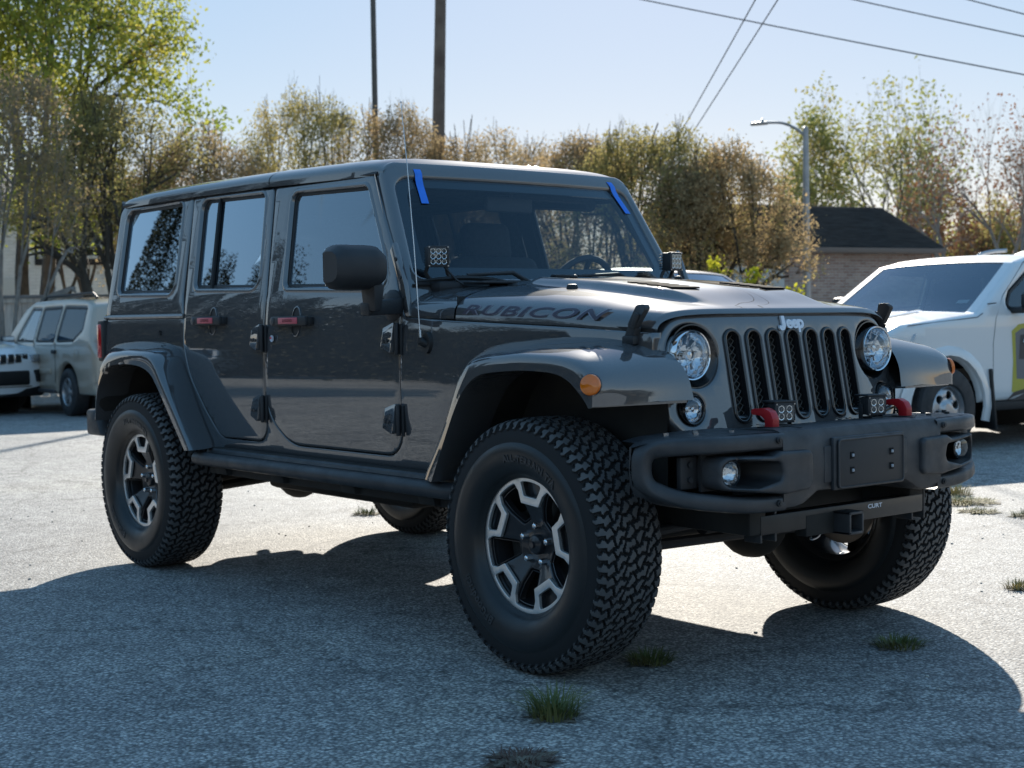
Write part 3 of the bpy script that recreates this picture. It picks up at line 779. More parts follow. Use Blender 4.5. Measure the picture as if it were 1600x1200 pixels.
def sidewall_text(txt, rc, h, a0, parent, da=1.0):
    c = bpy.data.curves.new('t', 'FONT'); c.body = txt; c.size = h*1.35; c.extrude = .0028; c.offset = .0016; c.resolution_u = 2; c.space_character = 1.1; c.align_x = 'CENTER'; c.align_y = 'CENTER'
    t = bpy.data.objects.new('tmp', c); COL.objects.link(t); dg = bpy.context.evaluated_depsgraph_get(); me = bpy.data.meshes.new_from_object(t.evaluated_get(dg)); bpy.data.objects.remove(t)
    for v in me.vertices:
        x, y, z = v.co; a = a0-x/rc; r = rc+y
        w = np.interp(r, [.248, .262, .282, .300, .315, .331], [.128, .1365, .1435, .1465, .1470, .1455])
        v.co = (r*math.cos(a), -(w+z), r*math.sin(a))
    me.materials.clear(); me.materials.append(mat('raised_rubber_letters', (.035, .036, .038), .45)); me.name = 'sidewall_lettering'
    o = bpy.data.objects.new('sidewall_lettering', me); COL.objects.link(o); o.parent = parent
    return o
WR = .2305; YF = -.094                                     # rim face plane relative to wheel centre
def make_wheel():
    w = empty('wheel')
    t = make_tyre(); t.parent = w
    sidewall_text('BFGoodrich', .292, .028, rad(212), t); sidewall_text('ALL-TERRAIN T/A', .292, .024, rad(62), t)
    # machined face
    def arc(r, a0, a1, n): return [(r*math.cos(lerp(a0, a1, k/n)), r*math.sin(lerp(a0, a1, k/n))) for k in range(n+1)]
    R1 = WR; inner = []; holes = []; wins = []; recs = []
    for k in range(5):
        c = rad(72*k); 
        # bracket outline on the inner border, going counter-clockwise
        inner += arc(.918*R1, c-rad(36), c-rad(23.5), 3)
        inner += [(.80*R1*math.cos(c-rad(19.5)), .80*R1*math.sin(c-rad(19.5))), (.622*R1*math.cos(c-rad(18)), .622*R1*math.sin(c-rad(18))), (.622*R1*math.cos(c+rad(18)), .622*R1*math.sin(c+rad(18))), (.80*R1*math.cos(c+rad(19.5)), .80*R1*math.sin(c+rad(19.5)))]
        inner += arc(.918*R1, c+rad(23.5), c+rad(35.5), 3)
        pk = arc(.925*R1, c-rad(14.5), c+rad(14.5), 6)+[(.72*R1*math.cos(c+rad(11.5)), .72*R1*math.sin(c+rad(11.5))), (.72*R1*math.cos(c-rad(11.5)), .72*R1*math.sin(c-rad(11.5)))]
        holes.append(rnd(pk, [.008]+[0]*5+[.008, .010, .010], 4))
        d = c+rad(36)
        wn_ = arc(.90*R1, d-rad(15.5), d+rad(15.5), 6)+[(.62*R1*math.cos(d+rad(16)), .62*R1*math.sin(d+rad(16))), (.385*R1*math.cos(d+rad(15)), .385*R1*math.sin(d+rad(15))), (.385*R1*math.cos(d-rad(15)), .385*R1*math.sin(d-rad(15))), (.62*R1*math.cos(d-rad(16)), .62*R1*math.sin(d-rad(16)))]
        wins.append(rnd(wn_, [.009]+[0]*5+[.009, .01, .010, .010, .01], 4))
    outer = arc(R1, 0, 2*PI, 120)[:-1]
    inner = rnd(inner, .006, 3)
    face = sheet(outer, [inner]+holes, lambda u, v, d: (u, YF+d, v), step=.5, edge_step=.008, r=.0016, thick=.010).ob('rim_face', MACH, w, angle=40)
    def dish(r): return YF+interp(r/WR, [0, .25, .36, .62, .75, .93, 1.2], [.050, .050, .040, .016, .010, .006, .006])
    sp = sheet(inset(outer, .002), wins+holes, lambda u, v, d: (u, dish(math.hypot(u, v))+d*1.2, v), step=.018, edge_step=.007, r=.006, thick=.028).ob('rim', RIMB, w, angle=50)
    ib = MB()
    for wn_ in wins:                                       # raised step around each window
        L = inset(wn_, .006); L = dens(L, .012)
        ib.tube([(x, dish(math.hypot(x, y))+.010, y) for x, y in L+[L[0]]], .0022, 5, cap=False)
    for h_ in holes:                                       # pocket floors
        m_ = sheet(inset(h_, -.002), [], lambda u, v, d: (u, YF+.030, v), step=.5); ib.add(m_.v, m_.f)
    ib.ob('spoke_edges', RIMB, sp)
    bar = MB(); bar.lathe([(WR+.007, YF+.010), (WR+.0085, YF+.002), (WR+.006, YF-.001), (WR+.001, YF-.001), (WR-.002, YF+.006), (.212, YF+.020), (.205, YF+.04), (.202, .06), (.205, .085), (.223, .100), (.232, .101), (.235, .098), (.231, .090)], (0, 0, 0), 'Y', 96)
    fixn(bar.ob('rim_barrel', RIMB, w))
    hb = MB(); hb.lathe([(.0, YF+.016), (.010, YF+.016), (.012, YF+.024), (.020, YF+.026), (.030, YF+.030), (.0335, YF+.036), (.034, YF+.056)], (0, 0, 0), 'Y', 40); fixn(hb.ob('hub_cap', RIMB, w))
    for k in range(5):
        a = rad(72*k+2); x, z = .0635*math.cos(a), .0635*math.sin(a); l = MB()
        l.cyl((x, YF+.052, z), (x, YF+.026, z), .0115, .0105, 6); l.sph((x, YF+.027, z), .0095, 12, (1, .6, 1)); l.ob('lug_nut', CHROME, w)
    bd = MB(); bd.cyl((0, .012, 0), (0, .034, 0), .165, n=64, bev=.003); bd.cyl((0, -.02, 0), (0, .10, 0), .075, n=32); bd.ob('brake_disc', mat('brake_disc_steel', (.16, .15, .14), .45, .8), w)
    cp = MB(); cp.box((-.135, .025, .02), (.085, .10, .20), .02); cp.ob('brake_caliper', DARK, w)
    return w
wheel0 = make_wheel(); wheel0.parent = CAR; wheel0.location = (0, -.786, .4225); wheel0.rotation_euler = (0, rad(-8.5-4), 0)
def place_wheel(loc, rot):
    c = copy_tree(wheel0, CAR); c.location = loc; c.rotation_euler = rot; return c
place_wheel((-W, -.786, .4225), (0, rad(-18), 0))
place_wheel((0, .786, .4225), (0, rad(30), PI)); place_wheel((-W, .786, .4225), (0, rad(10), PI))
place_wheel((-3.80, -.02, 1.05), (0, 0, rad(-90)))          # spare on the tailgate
# ================================================================== front bumper
bump_o = []
def bx(y):         # front face of the bumper in plan
    a = abs(y); return interp(a, [0, .42, .58, .66, .72, .76, .80, .83, .853], [.700, .700, .688, .668, .638, .603, .560, .520, .47])
def bumper_center():
    m = MB(); P = []
    ys = np.linspace(-.415, .415, 24)
    for y in ys:
        zb = interp(abs(y), [0, .235, .30, .33, .42], [.602, .602, .568, .560, .560]); x = bx(y)
        sec = [(.42, .800), (.60, .812), (x-.040, .813), (x-.016, .806), (x, .780), (x+.004, .70), (x+.002, zb+.03), (x-.012, zb+.006), (x-.035, zb), (.50, zb)]
        P.append([(a, y, b) for a, b in sec])
    m.grid(P)
    for row, fl_ in ((P[0], False), (P[-1], True)):
        n = len(m.v); m.v += row; f = list(range(n, n+len(row))); m.f.append(f[::-1] if fl_ else f); m.m.append(0)
    return m
bc = fixn(bumper_center().ob('front_bumper', BUMPER, CAR, angle=40))
# licence plate mount with raised border and four clips
pm = MB(); pm.box((.708, 0, .690), (.018, .372, .172), .006); pm.box((.700, 0, .69), (.012, .44, .12), .005)
pm.ob('plate_mount', BUMPER, bc)
pl_ = MB(); pl_.box((.7195, 0, .689), (.010, .340, .158), .004); plo = pl_.ob('plate_bracket', BLACKP, bc)
rim_ = MB(); PO = rnd([(-.170, .612), (.170, .612), (.170, .767), (-.170, .767)], .012)
rim_.tube([(.7245, y, z) for y, z in PO+[PO[0]]], .0035, 6, cap=False); rim_.ob('plate_bracket_rim', BUMPER, plo)
for y in (-.104, .104):
    for z in (.714, .665):
        c = MB(); c.box((.7255, y, z), (.003, .018, .022)); c.ob('clip_hole', mat('hole_black', (.003, .003, .003), .9), plo)
        c = MB(); c.box((.728, y+.001, z), (.006, .010, .010), .002); c.ob('plate_clip', mat('pale_plastic_clip', (.35, .38, .42), .5), plo)
# wing hoops: tube frame around an opening
for s_ in (-1, 1):
    m = MB(); L = []
    top = [(.40, .745), (.55, .748), (.68, .745), (.78, .738), (.845, .722)]
    path = crom([(y, z) for y, z in [(.40, .776), (.55, .777), (.68, .776), (.75, .773), (.805, .764), (.827, .735), (.826, .676), (.803, .642), (.745, .614), (.64, .596), (.52, .584), (.40, .582)]], 5)
    P = []
    n = len(path)
    for i, (y, z) in enumerate(path):
        ya, za = path[max(i-1, 0)]; yb, zb = path[min(i+1, n-1)]; t = np.array([yb-ya, zb-za]); t /= np.linalg.norm(t); nn = np.array([t[1], -t[0]])   # inward
        nn = -nn if nn@np.array([.62-y, .69-z]) < 0 else nn
        x = bx(y); hw = .0265 if z > .7 else .025
        back = min(x-.03, interp(y, [.4, .6, .87], [.50, .49, .475]))
        sec = [(-hw*1.05, back), (-hw*1.05, x-.022), (-hw*.93, x-.008), (-hw*.70, x-.001), (hw*.55, x), (hw*.80, x-.005), (hw*.95, x-.016), (hw, x-.035), (hw, x-.09)]
        P.append([(xx, s_*(y+nn[0]*o_), z+nn[1]*o_) for o_, xx in sec])
    m.grid(P); o = fixn(m.ob('bumper_wing', BUMPER, CAR, angle=50))
    o2 = MB()
    if s_ < 0: o2.grid([[(.42, s_*.40, .806), (bx(.4)-.02, s_*.40, .806)], [(.42, s_*.60, .806), (bx(.6)-.02, s_*.60, .806)], [(.40, s_*.75, .798), (bx(.75)-.02, s_*.75, .797)], [(.40, s_*.826, .787), (bx(.82)-.03, s_*.826, .784)]])
    else: o2.grid([[(.42, s_*.40, .806), (bx(.4)-.02, s_*.40, .806)], [(.42, s_*.60, .806), (bx(.6)-.02, s_*.60, .806)], [(.40, s_*.75, .798), (bx(.75)-.02, s_*.75, .797)], [(.40, s_*.826, .787), (bx(.82)-.03, s_*.826, .784)]])
    fixn(o2.ob('bumper_wing_top', BUMPER, o))
    cap = MB(); cap.grid([[(.462, s_*y, z), (bx(y)-.005, s_*y, z)] for y, z in [(.827, .787), (.850, .772), (.853, .70), (.849, .655), (.826, .618)]]); fixn(cap.ob('bumper_end_cap', BUMPER, o))
    # seam and bolts where the wing meets the centre
    for z in (.782, .584):
        b = MB(); b.cyl((bx(.43)-.004, s_*.435, z), (bx(.43)+.006, s_*.435, z), .011, n=14, bev=.002); b.cyl((bx(.43)+.004, s_*.435, z), (bx(.43)+.010, s_*.435, z), .0065, n=6); b.ob('bolt', BLACKP, o)
    for yy, xx in ((.52, .58), (.60, .50), (.73, .50), (.66, .56)):
        b = MB(); b.cyl((xx, s_*yy, .800), (xx, s_*yy, .812), .009, n=6); b.ob('bolt', STEEL if s_ < 0 else BLACKP, o)
    # fog light pod
    f = MB(); yo, yi = .665, .290
    out = rnd([(yo, .640), (yo, .742), (yi+.18, .735), (yi+.15, .748), (yi, .745), (yi, .620), (yi+.12, .612)], [.03, .035, .02, .02, .022, .025, .03])
    fh = rnd([(yo-.012, .650), (yo-.012, .732), (yi+.150, .715), (yi+.135, .660), (yi+.24, .640)], [.035, .035, .02, .025, .04])
    def fx(y): return interp(y, [.29, .42, .52, .62, .68], [.722, .718, .712, .690, .655])
    pod = sheet([(s_*a, b) for a, b in out][::(1 if s_ > 0 else -1)], [[(s_*a, b) for a, b in fh][::(1 if s_ > 0 else -1)]], lambda u, v, d: (fx(abs(u))-d, u, v), step=.03, edge_step=.010, r=.012, thick=.10).ob('fog_light_pod', BUMPER, CAR, angle=50)
    fixn(pod)
    inn = MB(); LI = dens([(s_*a, b) for a, b in fh], .012)
    inn.grid([[(fx(abs(y))-.006, y, z), (lerp(fx(abs(y)), .60, .7), lerp(y, s_*.60, .25), lerp(z, .685, .15)), (.585, lerp(y, s_*.60, .35), lerp(z, .685, .25))] for y, z in LI], closed_u=True)
    fixn(inn.ob('pod_recess', BLACKP, pod)); bkp = MB(); bkp.box((.585, s_*.54, .69), (.01, .26, .12)); bkp.ob('pod_back', BLACKP, pod)
    o = MB(); fxx, fyy, fzz = .655, s_*.612, .688
    o.lathe([(.050, -.05), (.050, 0), (.046, .003), (.0435, -.002)], (fxx, fyy, fzz), 'X', 40); fo_ = fixn(o.ob('fog_light', SL, CAR))
    r = MB(); r.lathe([(.0435*math.sin(a), -.004-.03*math.cos(a)) for a in np.linspace(PI/2, .05, 8)], (fxx, fyy, fzz), 'X', 40); r.ob('reflector', REFL, fo_)
    l = MB(); l.lathe([(.0435*math.cos(a), .008*math.sin(a)) for a in np.linspace(0, PI/2-.001, 6)], (fxx, fyy, fzz), 'X', 40); fixn(l.ob('lens', GLL, fo_))
    # inner support plate seen through the hoop
    sp_ = MB(); sp_.box((.56, s_*.70, .69), (.02, .075, .10), .004)
    for z in (.715, .668): sp_.cyl((.568, s_*.70, z), (.578, s_*.70, z), .010, n=8)
    sp_.ob('bumper_bracket', BLACKP, CAR)
    # tow hook
    h = MB(); hx, hy = .592, s_*.352
    path = [(hx+.010, .80), (hx+.012, .842), (hx+.004, .864), (hx-.018, .874), (hx-.045, .868), (hx-.062, .852)]
    out_ = rnd([(hx-.008, .79), (hx+.026, .79), (hx+.026, .842), (hx+.014, .864), (hx-.012, .875), (hx-.066, .870), (hx-.064, .852), (hx-.026, .850), (hx-.008, .838)], [0, 0, .02, .02, .02, .008, .008, .01, .012], 4)
    h.prism(out_, lambda u, v: (u, hy-.0155, v), lambda u, v: (u, hy+.0155, v), .004); h.ob('tow_hook', REDP, CAR)
    hs = MB(); hs.box((hx+.004, hy, .813), (.065, .058, .004), .001); hs.ob('hook_slot', SEAL, bc)
for y in (-.26, -.16, -.05, .08, .2, .3):
    b = MB(); b.cyl((.53+.02*(y > 0), y, .80), (.53+.02*(y > 0), y, .809), .0075, n=6); b.ob('bolt', BLACKP, bc)
# winch-plate seam lines
sm = MB(); sm.box((.585, .30, .8135), (.19, .003, .002)); sm.box((.585, -.30, .8135), (.19, .003, .002)); sm.ob('seam', SEAL, bc)
# ================================================================== LED light pods
def led(name, loc, yaw, size, cols, rows, bracket=True):
    e = empty(name, loc, yaw, CAR); w_, h_ = size; s2 = w_
    b = MB(); b.box((-.022, 0, 0), (.038, w_, h_), .005); b.box((.0, 0, 0), (.012, w_+.004, h_+.004), .003)
    for k in range(6):
        b.box((-.040, 0, -h_/2+.008+k*(h_-.016)/5), (.042, w_*.9, .0035), .001)
    b.ob('lamp_body', BLACKP, e)
    r = MB(); 
    r.box((.0035, 0, 0), (.004, w_*.84, h_*.80), .001); r.ob('led_board', mat('led_board', (.45, .50, .58), .28, .8), e)
    dw, dh = w_*.82/cols, h_*.78/rows; ci = MB()
    for i in range(cols):
        for j in range(rows):
            cy, cz = -w_*.41+dw*(i+.5), -h_*.39+dh*(j+.5)
            ci.lathe([(min(dw, dh)*.50, .0065), (min(dw, dh)*.36, .0058), (min(dw, dh)*.16, .0052), (.0002, .0062)], (0, cy, cz), 'X', 12)
    ci.ob('led_reflector', LEDR, e)
    g_ = MB(); g_.add([(.0085, -w_*.42, -h_*.40), (.0085, w_*.42, -h_*.40), (.0085, w_*.42, h_*.40), (.0085, -w_*.42, h_*.40)], [[0, 1, 2, 3]]); g_.ob('lens', GLL, e)
    for y in (-1, 1):
        for z in (-1, 1):
            c = MB(); c.cyl((.004, y*w_*.46, z*h_*.46), (.009, y*w_*.46, z*h_*.46), .0028, n=8); c.ob('screw', STEEL, e)
    return e
def led_mount(e, pts, r=.006):
    m = MB(); m.tube(pts, r, 6); m.ob('light_bracket', BLACKP, e)
l1 = led('light_pod', (-.800, -.640, 1.418), rad(-18), (.082, .078), 3, 3)
led_mount(l1, [(-.03, -.03, -.02), (-.05, -.035, -.06), (-.06, -.01, -.10), (-.05, .0, -.14)], .009)
led_mount(l1, [(-.03, .04, -.02), (-.045, .05, -.06), (-.04, .07, -.11), (-.02, .09, -.15)], .007)
led_mount(l1, [(-.04, .03, -.03), (-.02, .08, -.09), (-.0, .13, -.125)], .005)
l2 = led('light_pod', (-.800, .640, 1.418), rad(8), (.082, .078), 3, 3)
led_mount(l2, [(-.03, .03, -.02), (-.05, .035, -.06), (-.06, .01, -.10), (-.05, .0, -.14)], .009)
led_mount(l2, [(-.03, -.03, -.02), (-.045, -.04, -.06), (-.04, -.06, -.11)], .008)
l3 = led('light_pod', (.560, -.243, .853), rad(-12), (.078, .062), 2, 2); l4 = led('light_pod', (.560, .243, .853), rad(-12), (.078, .062), 2, 2)
for e in (l3, l4):
    m = MB(); m.box((-.02, 0, -.042), (.05, .05, .008), .002); m.box((-.03, -.044, -.02), (.02, .004, .05), .001); m.box((-.03, .044, -.02), (.02, .004, .05), .001); m.box((-.03, 0, .036), (.075, .086, .006), .002); m.ob('light_bracket', BLACKP, e)
wire = MB(); wire.tube(crom([(.50, .28, .81), (.53, .33, .83), (.55, .38, .845), (.52, .42, .82), (.50, .46, .81)], 5), .004, 6); wire.ob('cable', mat('tan_cable', (.25, .2, .14), .6), CAR)
# ================================================================== hitch receiver under the bumper
hr = MB(); hr.box((.575, .02, .500), (.055, .86, .062), .004); hro = hr.ob('receiver_hitch', var('black_gloss_steel', (.014, .014, .015), (.03, .029, .028), 8, .35), CAR)
q = MB()
P = [(.60, .14-.034, .478-.032+.03)]
for (a, b, c, d) in ((.60, -.01, .510, 0),):
    for dy, dz, wy, wz in ((0, .033, .076, .010), (0, -.033, .076, .010), (.033, 0, .010, .076), (-.033, 0, .010, .076)): q.box((.60, -.01+dy, .478+dz), (.14, wy, wz), .003)
q.ob('receiver_tube', BUMPER, hro)
q = MB(); q.box((.58, -.08, .478), (.05, .22, .07), .004); q.ob('receiver_gusset', DARK, hro)
for y in (-.40, -.33, .40, .47):
    b = MB(); b.box((.56, y, .505), (.07, .010, .125), .002); b.box((.56, y+.016, .505), (.004, .03, .12), .001); b.ob('hitch_plate', BUMPER, hro)
    b = MB(); b.cyl((.565, y-.012, .50), (.565, y+.012, .50), .010, n=6); b.ob('bolt', STEEL, hro)
text_ob('hitch_lettering', 'CURT', .020, BADGE, hro, frame((.6035, .175, .513), (0, 1, 0), (0, 0, 1)), .0004, sx=1.5, bold=.0006)
for y in (.095, .185): pass
ch = MB(); ch.tube(crom([(.59, -.10, .475), (.60, -.12, .44), (.59, -.15, .43), (.58, -.13, .46)], 5), .004, 6); ch.ob('safety_chain_loop', STEEL, hro)
# ================================================================== side steps, mirrors, hinges, handles, antenna
for s_ in (-1, 1):
    st = MB(); st.tube([(-2.40, s_*.84, .566), (-2.375, s_*.872, .566), (-.46, s_*.872, .566), (-.40, s_*.84, .566)], .030, 14)
    st.tube([(-2.36, s_*.812, .592), (-.44, s_*.812, .592)], .020, 10)
    so = st.ob('side_step', BUMPER, CAR)
    sk = MB(); sk.box((-1.4, s_*.795, .555), (1.92, .045, .12), .006)
    for x in (-2.2, -1.7, -1.15, -.62): sk.hexa([(x-.05, s_*.84, .50), (x+.05, s_*.84, .50), (x+.05, s_*.62, .50), (x-.05, s_*.62, .50), (x-.05, s_*.86, .56), (x+.05, s_*.86, .56), (x+.05, s_*.62, .60), (x-.05, s_*.62, .60)] if s_ < 0 else [(x-.05, s_*.62, .50), (x+.05, s_*.62, .50), (x+.05, s_*.84, .50), (x-.05, s_*.84, .50), (x-.05, s_*.62, .60), (x+.05, s_*.62, .60), (x+.05, s_*.86, .56), (x-.05, s_*.86, .56)], .004)
    sk.ob('step_bracket', DARK, so)
def mirror(s_):
    e = empty('door_mirror', (0, 0, 0), 0, CAR)
    m = MB(); y0, y1 = s_*.915, s_*1.115
    sec = [(-.070, .075), (-.035, .084), (.02, .080), (.055, .060), (.068, .03), (.068, -.03), (.055, -.062), (.015, -.080), (-.05, -.082), (-.07, -.072)]
    P = []
    for k in range(9):
        t = -1+2*k/8; a = (1-abs(t)**6*.32); y = s_*1.015+t*.108; P.append([(-.80+xx*a*1.02, y, 1.372+zz*a) for xx, zz in sec])
    m.grid(P, closed_v=True)
    for r_, fl_ in ((P[0], 0), (P[-1], 1)): m.add(r_, [list(range(len(r_)))])
    fixn(m.ob('mirror_housing', BLACKP, e, angle=45))
    gq = MB(); gq.box((-.868, s_*1.015, 1.372), (.004, .175, .135), .002); gq.ob('mirror_glass', CHROME, e)
    a = MB(); a.hexa([(-.845, s_*.955, 1.21), (-.765, s_*.955, 1.21), (-.765, s_*.925, 1.21), (-.845, s_*.925, 1.21), (-.850, s_*.965, 1.31), (-.755, s_*.965, 1.31), (-.755, s_*.915, 1.31), (-.850, s_*.915, 1.31)], .008)
    a.hexa([(-.86, s_*.960, 1.195), (-.80, s_*.960, 1.195), (-.84, s_*.775, 1.20), (-.92, s_*.775, 1.20), (-.86, s_*.960, 1.245), (-.80, s_*.960, 1.245), (-.84, s_*.775, 1.262), (-.92, s_*.775, 1.262)], .008)
    fixn(a.ob('mirror_arm', BLACKP, e))
    b = MB(); b.lathe([(.062, 0), (.062, .010), (.048, .022), (.02, .028), (.0005, .028)], (0, 0, 0), 'Y', 32)
    bo_ = fixn(b.ob('mirror_base', BLACKP, e)); 
    if s_ < 0: bo_.data.transform(Matrix.Rotation(PI, 4, 'Z'))
    bo_.location = (-.905, s_*.773, 1.232); return e
mirror(-1)
def hinge(x, z, s_, parent):
    h = MB(); y = s_*(belt_y(x, z)+.004)
    h.prism(rnd([(x-.125, z-.034), (x-.015, z-.055), (x-.015, z+.058), (x-.030, z+.060), (x-.120, z+.040)], .008, 3), lambda u, v: (u, y-s_*.004, v), lambda u, v: (u, y+s_*(.008+.03*max(0, min(1, (u-x+.125)/.11))-.020*max(0, min(1, (v-z-.010)/.05))), v), .003)
    o = fixn(h.ob('door_hinge', PAINT, parent, angle=40))
    k = MB(); k.cyl((x-.006, y+s_*.014, z-.060), (x-.006, y+s_*.014, z+.058), .009, n=14, bev=.002); k.box((x+.006, y+s_*.001, z-.004), (.016, .010, .118), .003); k.ob('hinge_knuckle', BLACKP, o)
    for dx in (-.085, -.05):
        b = MB(); yy = y+s_*(.010+.03*max(0, min(1, (dx+.125)/.11))); b.cyl((x+dx, yy-s_*.002, z-.008), (x+dx, yy+s_*.003, z-.008), .0075, n=12); b.ob('bolt', BLACKP, o)
    return o
def handle(x0, x1, z, s_, parent):
    xm = (x0+x1)/2+.005; y = s_*belt_y(xm, z)
    r = MB(); r.prism(ell(xm, z-.002, .034, .060, 28), lambda u, v: (u, s_*(belt_y(u, v)-.004), v), lambda u, v: (u, s_*(belt_y(u, v)+.0022), v)); o = fixn(r.ob('door_handle', SEAL, parent))
    t = MB(); t.lathe([(1, 0), (1.06, .0), (1.06, .004), (.98, .005)], (0, 0, 0), 'Y', 36); t.v = [(xm+a*.035, s_*(belt_y(xm, z-.002+c*.061)+.0005+abs(b)), z-.002+c*.061) for a, b, c in t.v]; fixn(t.ob('handle_rim', PAINT, o))
    g_ = MB(); g_.box(((x0+x1)/2, y+s_*.033, z), (x1-x0, .022, .040), .008); g_.box((x1-.012, y+s_*.014, z), (.026, .03, .034), .006); g_.box((x0+.018, y+s_*.014, z), (.032, .03, .034), .006)
    g_.ob('handle_grip', BLACKP, o)
    k = MB(); k.cyl((x0+.020, y+s_*.04, z), (x0+.020, y+s_*.047, z), .0165, n=20, bev=.002); k.ob('lock_button', mat('grey_plastic', (.07, .07, .075), .4), o)
    i = MB(); i.box((lerp(x0, x1, .52), y+s_*.045, z+.001), ((x1-x0)*.53, .004, .026), .0015); io = i.ob('handle_insert', REDI, o)
    tt = text_ob('handle_lettering', 'LEGEND', .017, mat('dark_red_letters', (.10, .01, .015), .5), io, frame((lerp(x0, x1, .52), y+s_*.0475, z+.001), (-s_, 0, 0), (0, 0, 1)), .0003, spacing=1.35, bold=.0004)
    return o
for s_ in (-1, 1):
    for x, z in ((-.842, 1.108), (-.842, .800), (-1.868, 1.112), (-1.876, .806)):
        hinge(x, z, s_, door_f if x > -1 else door_r)
    handle(-1.765, -1.475, 1.183, s_, door_f); handle(-2.50, -2.225, 1.192, s_, door_r)
# the door objects so far are the right-hand ones: mirror panel and glass, hand the left fittings over
for dob in (door_f, door_r):
    dl = flip_copy(dob)
    for c in list(dob.children):
        nm = c.name.split('.')[0]
        if nm in ('door_hinge', 'door_handle'):
            ys = sum(v.co.y for v in c.data.vertices)
            if ys > 0: c.parent = dl
        else:
            cc = flip_copy(c, dl)
            for g2 in c.children: flip_copy(g2, cc)
rb = MB(); rb.lathe([(.0145, 0), (.0145, .003), (.0005, .004)], (0, 0, 0), 'Y', 24); ro = rb.ob('trail_badge', BADGE, door_f); ro.location = (-1.800, -.800, 1.110)
rb = MB(); rb.box((0, .0038-.008, .002), (.013, .001, .010), .0003); rb.ob('badge_symbol', REDI, ro)
fu = MB(); fu.lathe([(.013, 0), (.013, .002), (.009, .002), (.009, -.002)], (-2.89, -.795, 1.14), 'Y', 24); fu.ob('body_plug', SEAL, side)
# antenna
an = MB(); an.prism(ell(0, 0, .030, .044, 24), lambda u, v: (-.664+u, -.780, 1.092+v), lambda u, v: (-.666+u*.8, -.802, 1.092+v*.85)); an.cyl((-.668, -.79, 1.085), (-.684, -.815, 1.10), .016, n=14); an.cyl((-.684, -.812, 1.085), (-.684, -.812, 1.112), .012, n=14); ao = fixn(an.ob('antenna', SEAL, CAR))
wh = MB(); pts = [(-.684, -.812, 1.112), (-.688, -.812, 1.15), (-.715, -.812, 1.45), (-.750, -.812, 1.755), (-.782, -.812, 1.985)]
wh.tube(pts, [.0030, .0024, .0020, .0017, .0014], 7); wh.cyl(pts[0], (-.687, -.812, 1.14), .0055, n=10); wh.sph(pts[-1], .004, 8); wh.ob('antenna_mast', mat('antenna_steel', (.55, .56, .58), .25, .9), ao)
# tail lights, rear bumper
for s_ in (-1, 1):
    t = MB(); t.box((-3.575, s_*.765, 1.10), (.07, .085, .215), .012); o = t.ob('tail_light', BLACKP, CAR)
    t = MB(); t.box((-3.585, s_*.800, 1.10), (.055, .022, .180), .008); t.ob('tail_lens', REDL, o)
r = MB(); r.box((-3.60, 0, .67), (.14, 1.62, .13), .03)
r.hexa([(-3.64, -.87, .61), (-3.46, -.87, .61), (-3.42, -.76, .61), (-3.64, -.76, .61), (-3.645, -.87, .745), (-3.54, -.87, .745), (-3.52, -.76, .745), (-3.645, -.76, .745)], .02)
r.hexa([(-3.64, .76, .61), (-3.42, .76, .61), (-3.46, .87, .61), (-3.64, .87, .61), (-3.645, .76, .745), (-3.52, .76, .745), (-3.54, .87, .745), (-3.645, .87, .745)], .02)
r.ob('rear_bumper', BUMPER, CAR)
# ================================================================== wipers
def wiper(y0, side_y):
    wv = (lambda u, v, o: ws(u, v, 0, o))
    m = MB(); piv = ws(y0, -.05, 0, .01); elbow = ws(y0+(side_y-y0)*.42, .10, 0, .05); tipp = ws(side_y, .085, 0, .045)
    m.cyl((piv[0]+.02, piv[1], piv[2]-.02), (piv[0]+.02, piv[1], piv[2]+.03), .020, .016, 14)
    m.tube([(piv[0]+.02, piv[1], piv[2]+.012), elbow, tipp], [.013, .009, .006], 8)
    o = m.ob('wiper', BLACKP, CAR)
    b = MB(); a1 = side_y-.30; a2 = side_y+.30; pts = [ws(lerp(a1, a2, t), .055+.012*math.sin(t*PI), 0, .020+.018*math.sin(t*PI)) for t in np.linspace(0, 1, 11)]
    b.tube(pts, [.003+.009*math.sin(t*PI) for t in np.linspace(0, 1, 11)], 6); b.tube([ws(lerp(a1, a2, t), .045, 0, .006) for t in np.linspace(0, 1, 8)], .005, 6); b.ob('wiper_blade', SEAL, o)
wiper(-.17, -.67); wiper(.62, .08)
# ================================================================== interior
def seat(x, y, rear=False):
    e = empty('seat', (x, y, 0), 0, CAR)
    w_ = .52 if not rear else 1.15
    m = MB(); m.box((0, 0, .93), (.50, w_, .15), .06, seg=3); m.box((-.27, 0, 1.20), (.14, w_*.96, .56), .06, rot=(0, -.22, 0), seg=3); m.ob('seat_cushion', CLOTH, e)
    for yy in ((0,) if not rear else (-.32, .32)):
        h = MB(); h.box((-.375, yy, 1.545), (.10, .27, .19), .045, rot=(0, -.15, 0), seg=3); h.cyl((-.35, yy-.05, 1.44), (-.36, yy-.05, 1.50), .006); h.cyl((-.35, yy+.05, 1.44), (-.36, yy+.05, 1.50), .006); h.ob('headrest', CLOTH, e)
seat(-1.42, -.37); seat(-1.42, .37); seat(-2.30, 0, True)
d = MB(); d.box((-.93, 0, 1.17), (.22, 1.34, .28), .05); d.box((-.86, 0, 1.30), (.16, 1.30, .05), .02); d.ob('dashboard', TRIM, CAR)
sw = MB(); c0 = Vector((-1.13, .37, 1.27)); ax = Vector((-.92, 0, .38)).normalized(); u = Vector((0, 1, 0)); v = ax.cross(u)
sw.tube([tuple(c0+(u*math.cos(t)+v*math.sin(t))*.185) for t in np.linspace(0, 2*PI, 33)], .015, 8, cap=False); sw.sph(tuple(c0), .06, sc=(.5, 1, 1))
